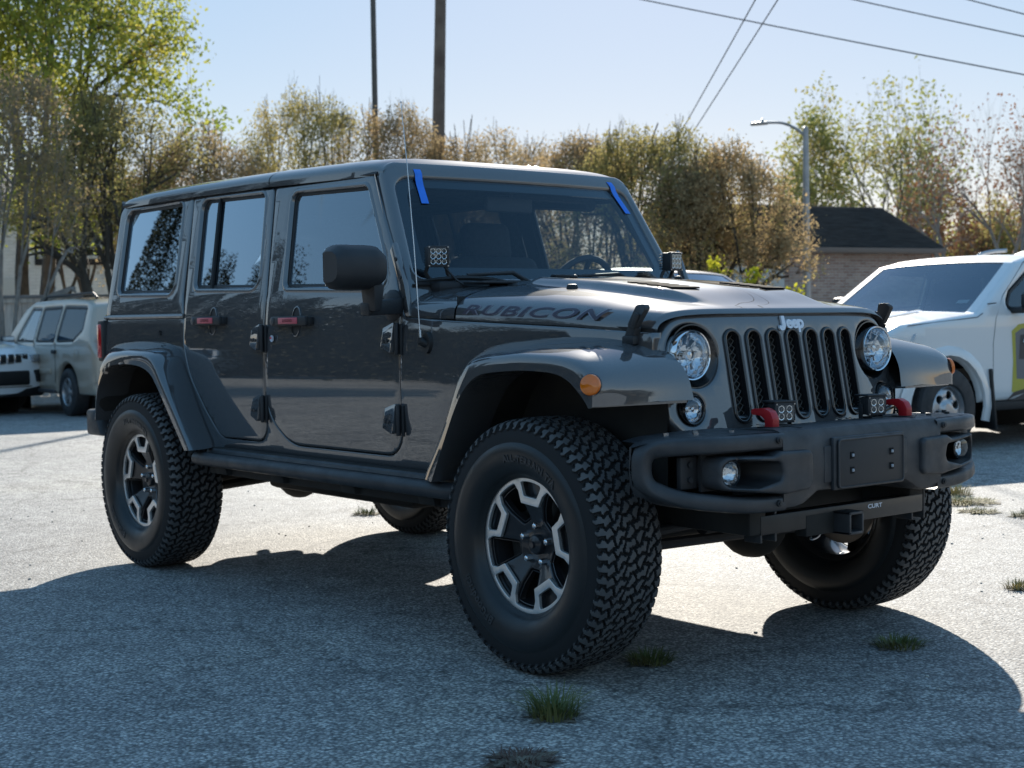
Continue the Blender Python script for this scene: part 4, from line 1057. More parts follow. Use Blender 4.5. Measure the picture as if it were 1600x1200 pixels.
for t in (0, PI, -PI/2): sw.tube([tuple(c0), tuple(c0+(u*math.cos(t)+v*math.sin(t))*.185)], .012, 6)
sw.ob('steering_wheel', TRIM, CAR)
rl = MB()
for s_ in (-1, 1):
    rl.tube([(-1.30, s_*.60, 1.70), (-1.95, s_*.585, 1.765), (-3.0, s_*.585, 1.765), (-3.42, s_*.60, 1.25)], .034, 8); rl.tube([(-1.93, s_*.62, 1.765), (-1.90, s_*.70, 1.25)], .038, 8)
rl.tube([(-1.95, -.58, 1.77), (-1.95, .58, 1.77)], .034, 8); rl.tube([(-1.30, -.60, 1.72), (-1.30, .60, 1.72)], .02, 8)
rl.ob('sport_bar', CLOTH, CAR)
hl_ = MB(); hl_.box((-2.3, 0, 1.790), (2.3, 1.24, .02), .005); hl_.ob('headliner', mat('headliner', (.05, .05, .052), .9), CAR)
rm = MB(); rm.box((-1.16, 0, 1.665), (.03, .25, .065), .012); rm.tube([(-1.15, 0, 1.69), (-1.12, 0, 1.74)], .008); rm.ob('rear_view_mirror', TRIM, CAR)
sv = MB()
for s_ in (-1, 1): sv.box((-1.24, s_*.34, 1.745), (.15, .40, .012), .004, rot=(0, -.15, 0))
sv.ob('sun_visor', mat('grey_visor', (.12, .12, .125), .8), CAR)
wst = MB(); wst.box((-2.45, .703, 1.58), (.085, .002, .125)); wst.ob('window_sticker', mat('pale_yellow_sticker', (.55, .56, .36), .7), CAR)
# ================================================================== underbody
ub = MB()
for s_ in (-1, 1): ub.box((-1.35, s_*.42, .53), (3.9, .08, .12), .01)
for x in (-3.2, -2.0, -1.1, .35): ub.box((x, 0, .53), (.08, .84, .09), .01)
ub.ob('chassis_frame', DARK, CAR)
ub = MB(); ub.box((-2.0, -.10, .445), (1.25, .56, .15), .04); ub.box((-1.75, -.14, .50), (1.0, .45, .14), .04); ub.box((-.9, .0, .50), (.55, .45, .10), .03); ub.ob('skid_plate', DARK, CAR)
ub = MB(); ub.box((-.15, 0, .74), (.75, .52, .42), .06); ub.ob('engine_block', DARK, CAR)
for X in (0, -W):
    ax = MB(); ax.tube([(X, -.70, .42), (X, .70, .42)], .042, 14); yd = .22 if X == 0 else 0
    ax.sph((X, yd, .40), .14, 20, (1.05, .85, 1.0)); ax.cyl((X-.14, yd, .40), (X-.25, yd, .43), .06, .045)
    ax.ob('axle', DARK, CAR)
    for s_ in (-1, 1):
        sh = MB(); sh.tube([(X-.12, s_*.52, .40), (X-.18, s_*.47, .90)], .028, 10); sh.ob('shock_absorber', BLACKP, CAR)
        pts = []
        for k in range(90): a = k/90*2*PI*6; pts.append((X+.055*math.cos(a), s_*.46+.055*math.sin(a), .47+.36*k/90))
        cs = MB(); cs.tube(pts, .008, 6); cs.ob('coil_spring', BLACKP, CAR)
    for s_ in (-1, 1):
        la = MB(); x1 = X-.75 if X == 0 else X+.85; la.tube([(X, s_*.47, .36), (x1, s_*.40, .50)], .022, 8); la.ob('control_arm', DARK, CAR)
tr_ = MB(); tr_.tube([(.19, -.66, .405), (.19, .62, .385)], .019, 10); tr_.ob('tie_rod', BLACKP, CAR)
tr_ = MB(); tr_.tube([(.25, -.55, .46), (.24, .40, .50)], .017, 10); tr_.cyl((.22, -.28, .45), (.22, .02, .455), .030, n=14); tr_.ob('steering_damper', BLACKP, CAR)
tr_ = MB(); tr_.tube([(-.10, -.62, .46), (-.06, .40, .62)], .02, 10); tr_.ob('track_bar', DARK, CAR)
tr_ = MB(); tr_.tube([(-2.7, .05, .43), (-1.9, .1, .52)], .035, 10); tr_.ob('drive_shaft', DARK, CAR)
ex = MB(); ex.tube(crom([(-.4, .30, .50), (-1.5, .34, .46), (-2.4, .35, .48), (-2.75, .30, .58), (-3.3, .35, .50), (-3.7, .52, .50)], 4), .030, 10); ex.cyl((-3.5, .2, .53), (-3.5, .60, .53), .09, n=20, bev=.02); ex.ob('exhaust', mat('dull_exhaust_steel', (.16, .14, .12), .5, .8), CAR)
# ================================================================== tape strips on the windshield (stuck on: things of their own)
def tape(u0, u1, lab):
    m = MB(); P = []
    for k in range(9):
        t = k/8; v = lerp(1.03, .72, t); u = lerp(u0, u1, t); row = []
        for j in (-1, 1): row.append(ws(u+j*.024, v, 0, interp(v, [.90, .95, 1.0, 1.03], [-.007, .004, .002, -.012])))
        P.append(row)
    m.grid(P); m.f = m.f; b = len(m.v)
    P2 = [[(p[0]-.0008, p[1], p[2]-.0005) for p in r_] for r_ in P]; m.grid(P2)
    o = m.ob('tape_strip', TAPE); tag(o, lab, 'tape', 'blue tape strips on the windshield'); return o
tape(-.77, -.76, 'blue masking tape strip on the windshield corner nearest the antenna')
tape(.80, .855, 'blue masking tape strip at the windshield corner farther from the antenna')
# ================================================================== setting: ground
def gmesh():
    m = MB(); m.add([(-900, -900, 0), (900, -900, 0), (900, 900, 0), (-900, 900, 0)], [[0, 1, 2, 3]])
    M_ = mat('old_asphalt', (.3, .29, .27), .9); n, l, b = nodes_of(M_)
    big = noise(M_, .35, 5); med = noise(M_, 6, 4)
    vo = n.new('ShaderNodeTexVoronoi'); vo.inputs['Scale'].default_value = 95; vo.inputs['Randomness'].default_value = 1
    tc = n.new('ShaderNodeTexCoord'); l.new(tc.outputs['Object'], vo.inputs['Vector'])
    st = ramp(M_, vo.outputs['Color'], [(.0, (.19, .192, .195)), (.35, (.31, .306, .298)), (.6, (.45, .44, .415)), (.9, (.72, .70, .65))])
    dk = ramp(M_, vo.outputs['Distance'], [(.25, g(1)), (.75, g(.38))])
    m1 = n.new('ShaderNodeMixRGB'); m1.blend_type = 'MULTIPLY'; m1.inputs[0].default_value = 1; l.new(st.outputs[0], m1.inputs[1]); l.new(dk.outputs[0], m1.inputs[2])
    r1 = ramp(M_, big.outputs[0], [(.32, (.74, .75, .78)), (.55, g(1.0)), (.72, (1.16, 1.13, 1.06))])
    m2 = n.new('ShaderNodeMixRGB'); m2.blend_type = 'MULTIPLY'; m2.inputs[0].default_value = 1; l.new(m1.outputs[0], m2.inputs[1]); l.new(r1.outputs[0], m2.inputs[2])
    r2 = ramp(M_, med.outputs[0], [(.35, g(.82)), (.65, g(1.12))])
    m3 = n.new('ShaderNodeMixRGB'); m3.blend_type = 'MULTIPLY'; m3.inputs[0].default_value = 1; l.new(m2.outputs[0], m3.inputs[1]); l.new(r2.outputs[0], m3.inputs[2])
    # cracks: ridged warped noise, and a few pale scuffs
    cn = noise(M_, .55, 6, rough=.62); cr = ramp(M_, cn.outputs[0], [(.487, g(1)), (.4985, g(.50)), (.5015, g(.50)), (.513, g(1))])
    pt = noise(M_, .9, 2); pr = ramp(M_, pt.outputs[0], [(.56, g(0)), (.62, g(1))])
    mc = n.new('ShaderNodeMixRGB'); mc.blend_type = 'MULTIPLY'; l.new(pr.outputs[0], mc.inputs[0]); l.new(m3.outputs[0], mc.inputs[1]); l.new(cr.outputs[0], mc.inputs[2])
    vc = n.new('ShaderNodeTexVoronoi'); vc.feature = 'DISTANCE_TO_EDGE'; vc.inputs['Scale'].default_value = .42
    wp = n.new('ShaderNodeMixRGB'); wp.blend_type = 'ADD'; wp.inputs[0].default_value = .55; wn_ = noise(M_, 1.6, 7, rough=.7); l.new(tc.outputs['Object'], wp.inputs[1]); l.new(wn_.outputs['Color'], wp.inputs[2]); l.new(wp.outputs[0], vc.inputs['Vector'])
    ce = ramp(M_, vc.outputs['Distance'], [(0, g(.52)), (.003, g(.68)), (.008, g(1))])
    mk_ = noise(M_, .45, 3); mm = ramp(M_, mk_.outputs[0], [(.36, g(.15)), (.50, g(.95))])
    me_ = n.new('ShaderNodeMixRGB'); me_.blend_type = 'MULTIPLY'; l.new(mm.outputs[0], me_.inputs[0]); l.new(mc.outputs[0], me_.inputs[1]); l.new(ce.outputs[0], me_.inputs[2])
    so_ = noise(M_, .8, 5, rough=.6); sr_ = ramp(M_, so_.outputs[0], [(.30, g(.66)), (.38, g(1))])
    mo2 = n.new('ShaderNodeMixRGB'); mo2.blend_type = 'MULTIPLY'; mo2.inputs[0].default_value = 1; l.new(me_.outputs[0], mo2.inputs[1]); l.new(sr_.outputs[0], mo2.inputs[2]); mc = mo2
    sc_ = noise(M_, 1.7, 9, rough=.75, stretch=(1, 2.2, 1)); sr = ramp(M_, sc_.outputs[0], [(.60, g(0)), (.70, g(.55))])
    ms = n.new('ShaderNodeMixRGB'); ms.inputs[2].default_value = (.50, .49, .45, 1); l.new(sr.outputs[0], ms.inputs[0]); l.new(mc.outputs[0], ms.inputs[1]); l.new(ms.outputs[0], b.inputs['Base Color'])
    b.inputs['Roughness'].default_value = .78
    b1 = bump(M_, vo.outputs['Distance'], -.0035, .9); bump(M_, noise(M_, 260, 3).outputs[0], .0016, .8, b1)
    return m.ob('ground', M_, smooth=False)
tag(gmesh(), kind='structure')
pl = MB(); a, b_ = Vector((-17.92, 3.70, .004)), Vector((-14.8, 4.60, .004)); d_ = (b_-a).normalized().cross(Vector((0, 0, 1)))*.06
pl.add([a+d_, b_+d_, b_-d_, a-d_], [[0, 1, 2, 3]]); tag(pl.ob('parking_line', var('worn_white_paint', (.45, .45, .43), (.75, .75, .72), 14, .8), smooth=False), kind='structure')
pl = MB(); pl.add([(1.10, -1.42, .004), (1.16, -1.52, .004), (6, 2.2, .004), (5.94, 2.3, .004)], [[0, 1, 2, 3]])
pl.ob('lot_seam_line', var('faded_line_paint', (.30, .30, .28), (.50, .50, .47), 18, .85), smooth=False)['kind'] = 'structure'

# ================================================================== tufts of grass
GR = mat('grass_green', (.10, .13, .035), .7); ramp(GR, noise(GR, 6).outputs[0], [(.35, (.06, .10, .022)), (.65, (.20, .19, .06))], 'Base Color')
GD = mat('grass_dry', (.38, .31, .13), .8); ramp(GD, noise(GD, 7).outputs[0], [(.35, (.24, .20, .07)), (.65, (.45, .39, .19))], 'Base Color')
SOIL = var('dry_soil', (.11, .09, .065), (.22, .19, .14), 40, .95, bmp=.003, bscale=120)
GB = mat('grass_dead_brown', (.10, .06, .045), .85)
def tuft(x, y, R, H, n, seed, m, lab, name='grass_tuft', flat=1.0, asp=1.0):
    rg = random.Random(seed); v = []; f = []
    for i in range(n):
        a = rg.uniform(0, 2*PI); r = R*rg.random()**.7; bx_, by_ = r*math.cos(a)*.55*asp, r*math.sin(a)*.55
        ln = H*rg.uniform(.4, 1.1); da = a+rg.uniform(-.7, .7); lean = rg.uniform(.2, 1.2)*flat; w_ = rg.uniform(.0012, .0028)
        px_, py_ = -math.sin(da)*w_, math.cos(da)*w_; P = []
        for t in (0, .4, .75, 1):
            s_ = ln*lean*t**1.5; P.append((bx_+math.cos(da)*s_, by_+math.sin(da)*s_, ln*t*max(.12, (1-.45*lean*t))))
        k = len(v)
        for (q, wq) in zip(P, (1, .9, .6, .05)): v += [(q[0]-px_*wq, q[1]-py_*wq, q[2]), (q[0]+px_*wq, q[1]+py_*wq, q[2])]
        f += [[k, k+1, k+3, k+2], [k+2, k+3, k+5, k+4], [k+4, k+5, k+7, k+6]]
    o = mesh_ob(name, v, f, m); o.location = (x, y, .001)
    so = [(R*(.75+.35*math.sin(k*2.3+seed)*math.cos(k*1.1))*math.cos(k*PI/12)*.75*asp, R*(.75+.35*math.sin(k*1.7+seed))*math.sin(k*PI/12)*.75, .002) for k in range(24)]
    mesh_ob('soil', so+[(0, 0, .006)], [[k, (k+1) % 24, 24] for k in range(24)], SOIL, o); tag(o, lab, 'grass tuft', 'grass tufts growing through the asphalt'); return o
tuft(.47, -1.177, .13, .105, 300, 1, GR, 'largest green grass tuft, on shaded asphalt in front of the big front wheel')
tuft(.17, -.489, .14, .055, 260, 2, GR, 'low green grass tuft right beside the near front tyre', flat=1.3)
tuft(.592, .325, .15, .05, 240, 3, GR, 'low green grass tuft in the shadow in front of the far front tyre', flat=1.3)
tuft(.747, -1.526, .16, .03, 300, 4, GB, 'dead brown weed patch at the bottom edge of the photo', flat=2.2)
tuft(-1.59, 3.94, .38, .045, 800, 5, GD, 'dry straw-coloured grass patch nearest the far front tyre', flat=1.8, asp=1.0)
tuft(-1.85, 4.25, .22, .09, 260, 15, GD, 'thin dry grass wisps along the edge of the truck shadow', flat=.8)
tuft(-1.25, 3.62, .20, .035, 260, 6, GD, 'small flattened dry grass patch on the sunlit asphalt', flat=2)
tuft(-.93, 3.66, .20, .05, 300, 7, GR, 'green grass tuft at the right edge on sunlit asphalt', flat=1.6)
tuft(.266, 1.60, .10, .05, 120, 8, GD, 'tiny dry tuft at the right edge of the photo')
tuft(-3.80, .98, .16, .06, 160, 9, GR, 'dark grass tuft seen under the car between the wheels', flat=1.2)
# pebbles
rg = random.Random(5); pb = MB()
for i in range(260):
    x = rg.uniform(-6, 2.6); y = rg.uniform(-3.4, 4.5); r = rg.uniform(.003, .0085); pb.sph((x, y, r*.35), r, 6, (1, rg.uniform(.6, 1), .6))
tag(pb.ob('loose_gravel', var('pale_stone', (.25, .24, .22), (.6, .58, .52), 90, .8)), 'small loose stones scattered over the asphalt', 'gravel', kind='stuff')

# ================================================================== trees
def leafmat(name, stops, tr=.45, sc=.9):
    m = bpy.data.materials.new(name); m.use_nodes = True; n, l = m.node_tree.nodes, m.node_tree.links; b = n['Principled BSDF']
    tc = n.new('ShaderNodeTexCoord'); t = n.new('ShaderNodeTexNoise'); t.inputs['Scale'].default_value = sc; t.inputs['Detail'].default_value = 5; t.inputs['Roughness'].default_value = .75
    l.new(tc.outputs['Object'], t.inputs[0]); r = ramp(m, t.outputs[0], stops, 'Base Color'); b.inputs['Roughness'].default_value = .8; b.inputs['Specular IOR Level'].default_value = .08
    tl = n.new('ShaderNodeBsdfTranslucent'); l.new(r.outputs[0], tl.inputs[0]); mx = n.new('ShaderNodeMixShader'); mx.inputs[0].default_value = tr
    l.new(b.outputs[0], mx.inputs[1]); l.new(tl.outputs[0], mx.inputs[2]); l.new(mx.outputs[0], n['Material Output'].inputs[0]); return m
L_BROWN = leafmat('leaves_brown_olive', [(.30, (.24, .18, .10)), (.45, (.37, .29, .16)), (.55, (.45, .32, .17)), (.68, (.31, .29, .11))], .5)
L_OLIVE = leafmat('leaves_olive', [(.30, (.21, .21, .09)), (.5, (.37, .32, .12)), (.7, (.48, .36, .15))], .5)
L_GREEN = leafmat('leaves_green_yellow', [(.32, (.11, .16, .035)), (.46, (.27, .31, .06)), (.58, (.50, .47, .09)), (.72, (.65, .50, .12))], .55, .5)
L_PALE = leafmat('leaves_pale_green', [(.32, (.16, .19, .06)), (.5, (.30, .31, .10)), (.64, (.42, .30, .13)), (.75, (.42, .18, .11))], .5, .5)
L_RED = leafmat('leaves_russet', [(.35, (.16, .08, .04)), (.5, (.24, .12, .07)), (.7, (.20, .16, .06))], .45, .6)
L_YEL = leafmat('leaves_bright_yellow_green', [(.35, (.30, .33, .03)), (.6, (.60, .55, .05))], .55, 2)
L_DARK = leafmat('leaves_dark_evergreen', [(.35, (.022, .024, .014)), (.6, (.044, .042, .024))], .03, 1)
BARK = var('grey_bark', (.10, .085, .07), (.20, .18, .155), 8, .9, bmp=.01, bscale=20)
BARKD = var('dark_bark', (.045, .036, .028), (.10, .085, .065), 8, .9, bmp=.01, bscale=20)
BARKP = var('pale_bark', (.20, .18, .16), (.34, .31, .27), 8, .85)
class Wood:
    def __init__(s): s.v = []; s.f = []; s.tips = []
    def seg(s, a, b, r0, r1, n):
        d = b-a; L = np.linalg.norm(d)
        if L < 1e-6: return
        d = d/L; u = np.cross(d, [0, 0, 1.]) if abs(d[2]) < .95 else np.cross(d, [1., 0, 0]); u /= np.linalg.norm(u); w = np.cross(d, u); k = len(s.v)
        for p, r in ((a, r0), (b, r1)):
            for i in range(n):
                t = 2*PI*i/n; s.v.append(tuple(p+(u*math.cos(t)+w*math.sin(t))*r))
        for i in range(n): j = (i+1) % n; s.f.append((k+i, k+j, k+n+j, k+n+i))
def grow(wd_, rg, p, d, L, r, lev, maxlev, o):
    n = 3 if lev < maxlev else 2; q = p; sides = 7 if lev <= 1 else (4 if lev < maxlev-1 else 3)
    for i in range(n):
        d = d+np.array([rg.gauss(0, o['wob']), rg.gauss(0, o['wob']), rg.gauss(0, o['wob'])*.6+o['up']*.06]); d /= np.linalg.norm(d)
        nq = q+d*L/n; r1 = r*(1-.28*(i+1)/n); wd_.seg(q, nq, r*(1-.28*i/n), r1, sides); q = nq
        if lev >= maxlev-1: wd_.tips.append((q, d, lev))
        if lev < maxlev and i < n-1 and lev > 0 and rg.random() < o['side']:
            ax = np.array([rg.gauss(0, 1), rg.gauss(0, 1), rg.gauss(0, .5)+.15]); nd = d*.5+ax/np.linalg.norm(ax)*.75; nd /= np.linalg.norm(nd)
            grow(wd_, rg, q, nd, L*o['dec']*.85, r1*.5, lev+1, maxlev, o)
    if lev < maxlev:
        k = o['kids'][min(lev, len(o['kids'])-1)]; a0 = rg.uniform(0, 2*PI)
        for j in range(k):
            a = a0+2*PI*j/k+rg.gauss(0, .3); u = np.cross(d, [0, 0, 1.]) if abs(d[2]) < .95 else np.array([1., 0, 0]); u /= max(np.linalg.norm(u), 1e-6); w = np.cross(d, u)
            nd = d+(u*math.cos(a)+w*math.sin(a))*o['ang']*rg.uniform(.7, 1.3); nd[2] += o['up']*.1; nd /= np.linalg.norm(nd)
            grow(wd_, rg, q, nd, L*o['dec']*rg.uniform(.85, 1.15), r*.72*(1/k**.42), lev+1, maxlev, o)
    else: wd_.tips.append((q, d, lev+1))
def leaves(tips, rg, n, size, spread, keep=1.0):
    R = np.random.RandomState(rg.randint(0, 10**6)); T = np.array([t[0] for t in tips])
    if keep < 1: T = T[R.rand(len(T)) < keep]
    C = np.repeat(T, n, 0)+R.normal(0, spread, (len(T)*n, 3)); m = len(C)
    a = R.normal(0, 1, (m, 3)); a /= np.linalg.norm(a, axis=1)[:, None]; b = R.normal(0, 1, (m, 3)); b -= (b*a).sum(1)[:, None]*a; b /= np.linalg.norm(b, axis=1)[:, None]
    s = size*R.uniform(.6, 1.3, (m, 1)); a = a*s; b = b*s*.55
    V = np.stack([C-a, C+b, C+a, C-b], 1).reshape(-1, 3); F = np.arange(4*m).reshape(-1, 4)
    return V, F
def fast_mesh(name, V, F, m, parent=None, smooth=False):
    me = bpy.data.meshes.new(name); V = np.asarray(V, np.float32); F = np.asarray(F, np.int32); k = F.shape[1]
    me.vertices.add(len(V)); me.vertices.foreach_set('co', V.ravel()); me.loops.add(F.size); me.loops.foreach_set('vertex_index', F.ravel())
    me.polygons.add(len(F)); me.polygons.foreach_set('loop_start', np.arange(0, F.size, k, dtype=np.int32)); me.polygons.foreach_set('use_smooth', [smooth]*len(F))
    me.update(calc_edges=True); me.materials.append(m); o = bpy.data.objects.new(name, me); COL.objects.link(o)
    if parent: o.parent = parent
    return o
def tree(name, x, y, H, seed, lm, bark, lab, stems=1, trunk=.22, r0=.13, ang=.55, kids=(3, 3, 3, 2), lev=4, dec=.72, wob=.12, up=.5, side=.5, nl=26, ls=.05, sp=.16, lean=(0, 0), splay=.35, keep=1.0, width=1.0, group='trees beyond the parking lot', rad=None, zmin=0, cap=False):
    rg = random.Random(seed); w = Wood(); o = dict(ang=ang, kids=kids, dec=dec, wob=wob, up=up, side=side)
    tot = trunk+sum(dec**k for k in range(1, lev+1))*.33*1.0
    for s_ in range(stems):
        a = 2*PI*s_/stems+rg.uniform(-.3, .3); d = np.array([math.cos(a)*splay*(stems > 1)+lean[0], math.sin(a)*splay*(stems > 1)+lean[1], 1.]); d /= np.linalg.norm(d)
        p = np.array([math.cos(a)*.12*(stems > 1), math.sin(a)*.12*(stems > 1), 0]); grow(w, rg, p, d, 1.0*trunk*4, r0/H*4*(1 if stems == 1 else .6), 0, lev, o)
    T = np.array([t[0] for t in w.tips]); V = np.array(w.v); zt = np.percentile(T[:, 2], 72 if cap else 98)/(.93 if cap else 1); s_ = H/zt; V = V*s_; V[:, :2] *= width
    tips = [(np.array([t[0][0]*s_*width, t[0][1]*s_*width, t[0][2]*s_]), t[1], t[2]) for t in w.tips]
    if rad:
        P = np.array([t[0] for t in tips]); q = np.percentile(np.hypot(P[:, 0], P[:, 1]), 92); k_ = rad/q
        V[:, :2] *= k_
        def dome(p): q2 = min(1.6, (p[0]**2+p[1]**2)/rad**2); return p[2]-H*.15*q2*min(1, max(0, p[2]/H-.3)/.5)
        V[:, 2] = [dome(p) for p in V]; tt = [np.array([t[0][0]*k_, t[0][1]*k_, t[0][2]]) for t in tips]; tips = [(np.array([p[0], p[1], dome(p)]), t[1], t[2]) for p, t in zip(tt, tips)]
    F3 = [f for f in w.f]
    if cap:
        def top_at(p): return H*(1-.20*min(1.7, (p[0]**2+p[1]**2)/rad**2))*(.965+.035*math.sin(p[0]*4.1+seed)*math.cos(p[1]*3.7+seed))
        nt = []
        for t in tips:
            z = top_at(t[0])
            if t[0][2] > z:
                if t[0][2] > z*1.16: continue
                t = (np.array([t[0][0], t[0][1], z-rg.random()**2*.35]), t[1], t[2])
            nt.append(t)
        tips = nt; F3 = [f for f in F3 if V[f[0]][2] < top_at(V[f[0]])+.12]
    if zmin:
        tips = [t for t in tips if t[0][2] > zmin+.25*math.sin(t[0][0]*5+t[0][1]*4)]
        VV = V; F3 = [f for f in F3 if VV[f[0]][2] > zmin*.96 or np.linalg.norm(VV[f[0]]-VV[f[1]]) > .026]
    e = empty(name, (x, y, 0)); tag(e, lab, 'tree', group)
    fast_mesh('trunk', V, F3, bark, e, True)
    LV, LF = leaves(tips, rg, nl, ls, sp, keep); fast_mesh('crown', LV, LF, lm, e)
    return e
def at(px, D):      # ground position along a bearing (degrees clockwise from -X) and a distance from the camera
    t = math.atan2(px-800, FPX)+YAW; return CP.x-D*math.cos(t), CP.y+D*math.sin(t)
crape = dict(cap=True, stems=6, up=.2, splay=.65, trunk=.16, r0=.09, ang=.50, kids=(3, 3, 3, 3), lev=4, dec=.70, wob=.15, side=.6, nl=5, ls=.030, sp=.10)
specs = [
 (190, 26.0, 5.2, 11, L_OLIVE, BARKD, 'brown and olive crape myrtle tree behind the silver SUV', dict(crape, nl=4, rad=1.75, zmin=3.0, splay=.25)),
 (5, 24.0, 5.5, 12, L_BROWN, BARKP, 'thin brown-leaved tree with pale limbs at the left edge, before the fence', dict(crape, nl=3, rad=1.35, zmin=2.6)),
 (320, 28.0, 4.9, 13, L_BROWN, BARKD, 'low brown tree just above the rear of the car roof', dict(crape, nl=5, rad=1.5)),
 (478, 30.0, 5.95, 14, L_OLIVE, BARKD, 'rounded olive tree left of the thin metal pole', dict(crape, nl=5, rad=1.75)),
 (612, 31.0, 5.85, 15, L_BROWN, BARKD, 'brown twiggy tree between the metal pole and the wooden pole', dict(crape, nl=4, rad=1.5)),
 (772, 31.0, 5.3, 16, L_BROWN, BARKD, 'brown tree just right of the wooden pole', dict(crape, nl=5, rad=1.8)),
 (925, 27.5, 4.6, 17, L_BROWN, BARKD, 'brown tree above the right half of the windshield', dict(crape, nl=5, rad=1.7)),
 (1030, 26.0, 4.6, 18, L_OLIVE, BARKD, 'olive-brown tree above the far windshield pillar', dict(crape, nl=5, rad=1.75)),
 (1128, 25.0, 4.15, 19, L_BROWN, BARKD, 'low dense brown tree left of the street lamp', dict(crape, nl=7, rad=1.3, zmin=2.0)),
 (1285, 52.0, 8.6, 20, L_PALE, BARK, 'tall sparse tree with pale green leaves just behind the street lamp', dict(stems=3, splay=.2, trunk=.22, r0=.14, ang=.42, kids=(3, 3, 3, 2), lev=4, nl=4, ls=.085, sp=.18, keep=.65, rad=2.1)),
 (1400, 54.0, 9.4, 21, L_PALE, BARK, 'tallest autumn tree above the dark-roofed brick house', dict(stems=3, splay=.25, trunk=.2, r0=.16, ang=.45, kids=(3, 3, 3, 2), lev=4, nl=4, ls=.085, sp=.20, keep=.65, rad=2.9)),
 (1545, 46.0, 7.3, 22, L_RED, BARKP, 'nearly bare spreading tree with grey limbs behind the white truck', dict(stems=3, splay=.6, trunk=.14, r0=.18, ang=.55, kids=(3, 3, 3, 3), lev=5, up=.2, nl=1, ls=.06, sp=.2, keep=.5, rad=3.0)),
 (1475, 60.0, 6.8, 23, L_RED, BARK, 'russet tree to the right of the brick house', dict(stems=3, splay=.4, trunk=.15, r0=.14, nl=3, ls=.09, sp=.2, rad=1.9, keep=.8)),
 (1590, 62.0, 5.6, 24, L_OLIVE, BARK, 'low olive tree at the right edge behind the truck', dict(stems=3, splay=.5, trunk=.12, r0=.12, nl=6, ls=.09, sp=.25, rad=2.4)),
 (1490, 68.0, 5.4, 25, L_GREEN, BARK, 'low green tree far behind the brick house', dict(stems=3, splay=.5, trunk=.12, r0=.12, nl=7, ls=.10, sp=.25, rad=3.0)),
]
for px_, D, H, sd_, lm, bk_, lab, kw in specs:
    x, y = at(px_, D); tree('tree' if D > 40 else 'crape_myrtle', x, y, H, sd_, lm, bk_, lab, **kw)
x, y = at(60, 30.0)
big = tree('tree', x, y, 9.9, 31, L_GREEN, BARKD, 'tallest tree on the left, green and yellow, growing behind the wooden fence', stems=2, splay=.30, trunk=.20, r0=.24, ang=.48, kids=(3, 3, 3, 3), lev=5, dec=.72, nl=6, ls=.055, sp=.17, side=.35, rad=2.75, zmin=3.0)
x, y = at(120, 29.5)
tree('tree', x, y, 4.7, 33, L_GREEN, BARKD, 'low yellow-green tree in front of the white house windows', stems=2, splay=.12, trunk=.20, r0=.09, nl=6, ls=.045, sp=.16, rad=1.7, zmin=2.95)
x, y = at(1150, 20)
sh = empty('shrub', (x, y, 0)); tag(sh, 'young shrub with arching bright yellow-green shoots behind the hood', 'shrub')
w = Wood(); tips = []; rg = random.Random(3)
for (dx, dy, h, a) in ((-.20, -.1, 1.95, -1), (.15, .15, 1.80, 1), (.42, .45, 1.55, 1)):
    p = np.array([0, 0, 0.]); prev = p
    for k in range(1, 15):
        t = k/14; q = np.array([dx*1.4*t**1.6, dy*1.4*t**1.6, h*(1-(1-t)**1.7)]); w.seg(prev, q, .012, .009, 4); prev = q
        if t > .45: tips.append((q, q, 0))
fast_mesh('stem', w.v, w.f, BARK, sh, True); LV, LF = leaves(tips, rg, 22, .035, .055); fast_mesh('foliage', LV, LF, L_YEL, sh)
# distant wood and hedges that only show as a mass; also what stands behind the camera (seen in the paint and glass)
def mass(name, lab, pts, lm, n, seed, ls):
    R = np.random.RandomState(seed); V = []; 
    for (x, y, r, h) in pts:
        m = int(n*r*h/8); th = R.uniform(0, 2*PI, m); u = R.rand(m)**.5; zz = R.rand(m)
        rr = r*u*(1-.55*zz**2.5)*(1+.25*np.sin(th*3+x)+.15*np.sin(zz*9+y)); C = np.stack([x+rr*np.cos(th), y+rr*np.sin(th), h*zz*(1-.25*u*np.abs(np.sin(th*2+y)))], 1)
        a = R.normal(0, 1, (m, 3)); a /= np.linalg.norm(a, axis=1)[:, None]; b = R.normal(0, 1, (m, 3)); b -= (b*a).sum(1)[:, None]*a; b /= np.linalg.norm(b, axis=1)[:, None]
        V.append(np.stack([C-a*ls, C+b*ls*.6, C+a*ls, C-b*ls*.6], 1).reshape(-1, 3))
    V = np.concatenate(V); F = np.arange(len(V)).reshape(-1, 4); o = fast_mesh(name, V, F, lm); tag(o, lab, 'woodland', kind='stuff'); return o
rg = random.Random(9); pts = []
for k in range(44):
    t = k/43; pts.append((lerp(-95, 6, t)+rg.uniform(-1, 1), -17-5*math.sin(t*7)-8*(1-t)+rg.uniform(-2, 2), rg.uniform(1.8, 3.0), rg.choice([3.6, 4.2, 5, 5.6, 6.6])))
pts += []; near_ = [(-26.6, -10.5, .50, 11.8), (-27.0, -11.4, .6, 7.6), (-26.6, -12.1, .7, 8.0), (-25.9, -13.0, 1.0, 8.7), (-24.9, -13.9, .9, 7.7), (-23.3, -15.4, 1.1, 8.0)]
back_ = [(lerp(-100, 10, k/30), -31-4*math.sin(k), 4.0, 6.0) for k in range(31)]
for k in range(22): t = k/21; pts.append((46+rg.uniform(-2, 2), lerp(-50, 50, t), rg.uniform(3, 5), rg.uniform(4, 7)))
mass('roadside_trees', 'slim trees across the lot mirrored in the rear side window', near_, L_DARK, 30000, 6, .035)
mass('distant_foliage', 'unseen dark foliage row added to close gaps in the door reflections', back_, L_DARK, 420, 8, .45)  # added backing row, out of view: keeps bright gaps out of the door reflections
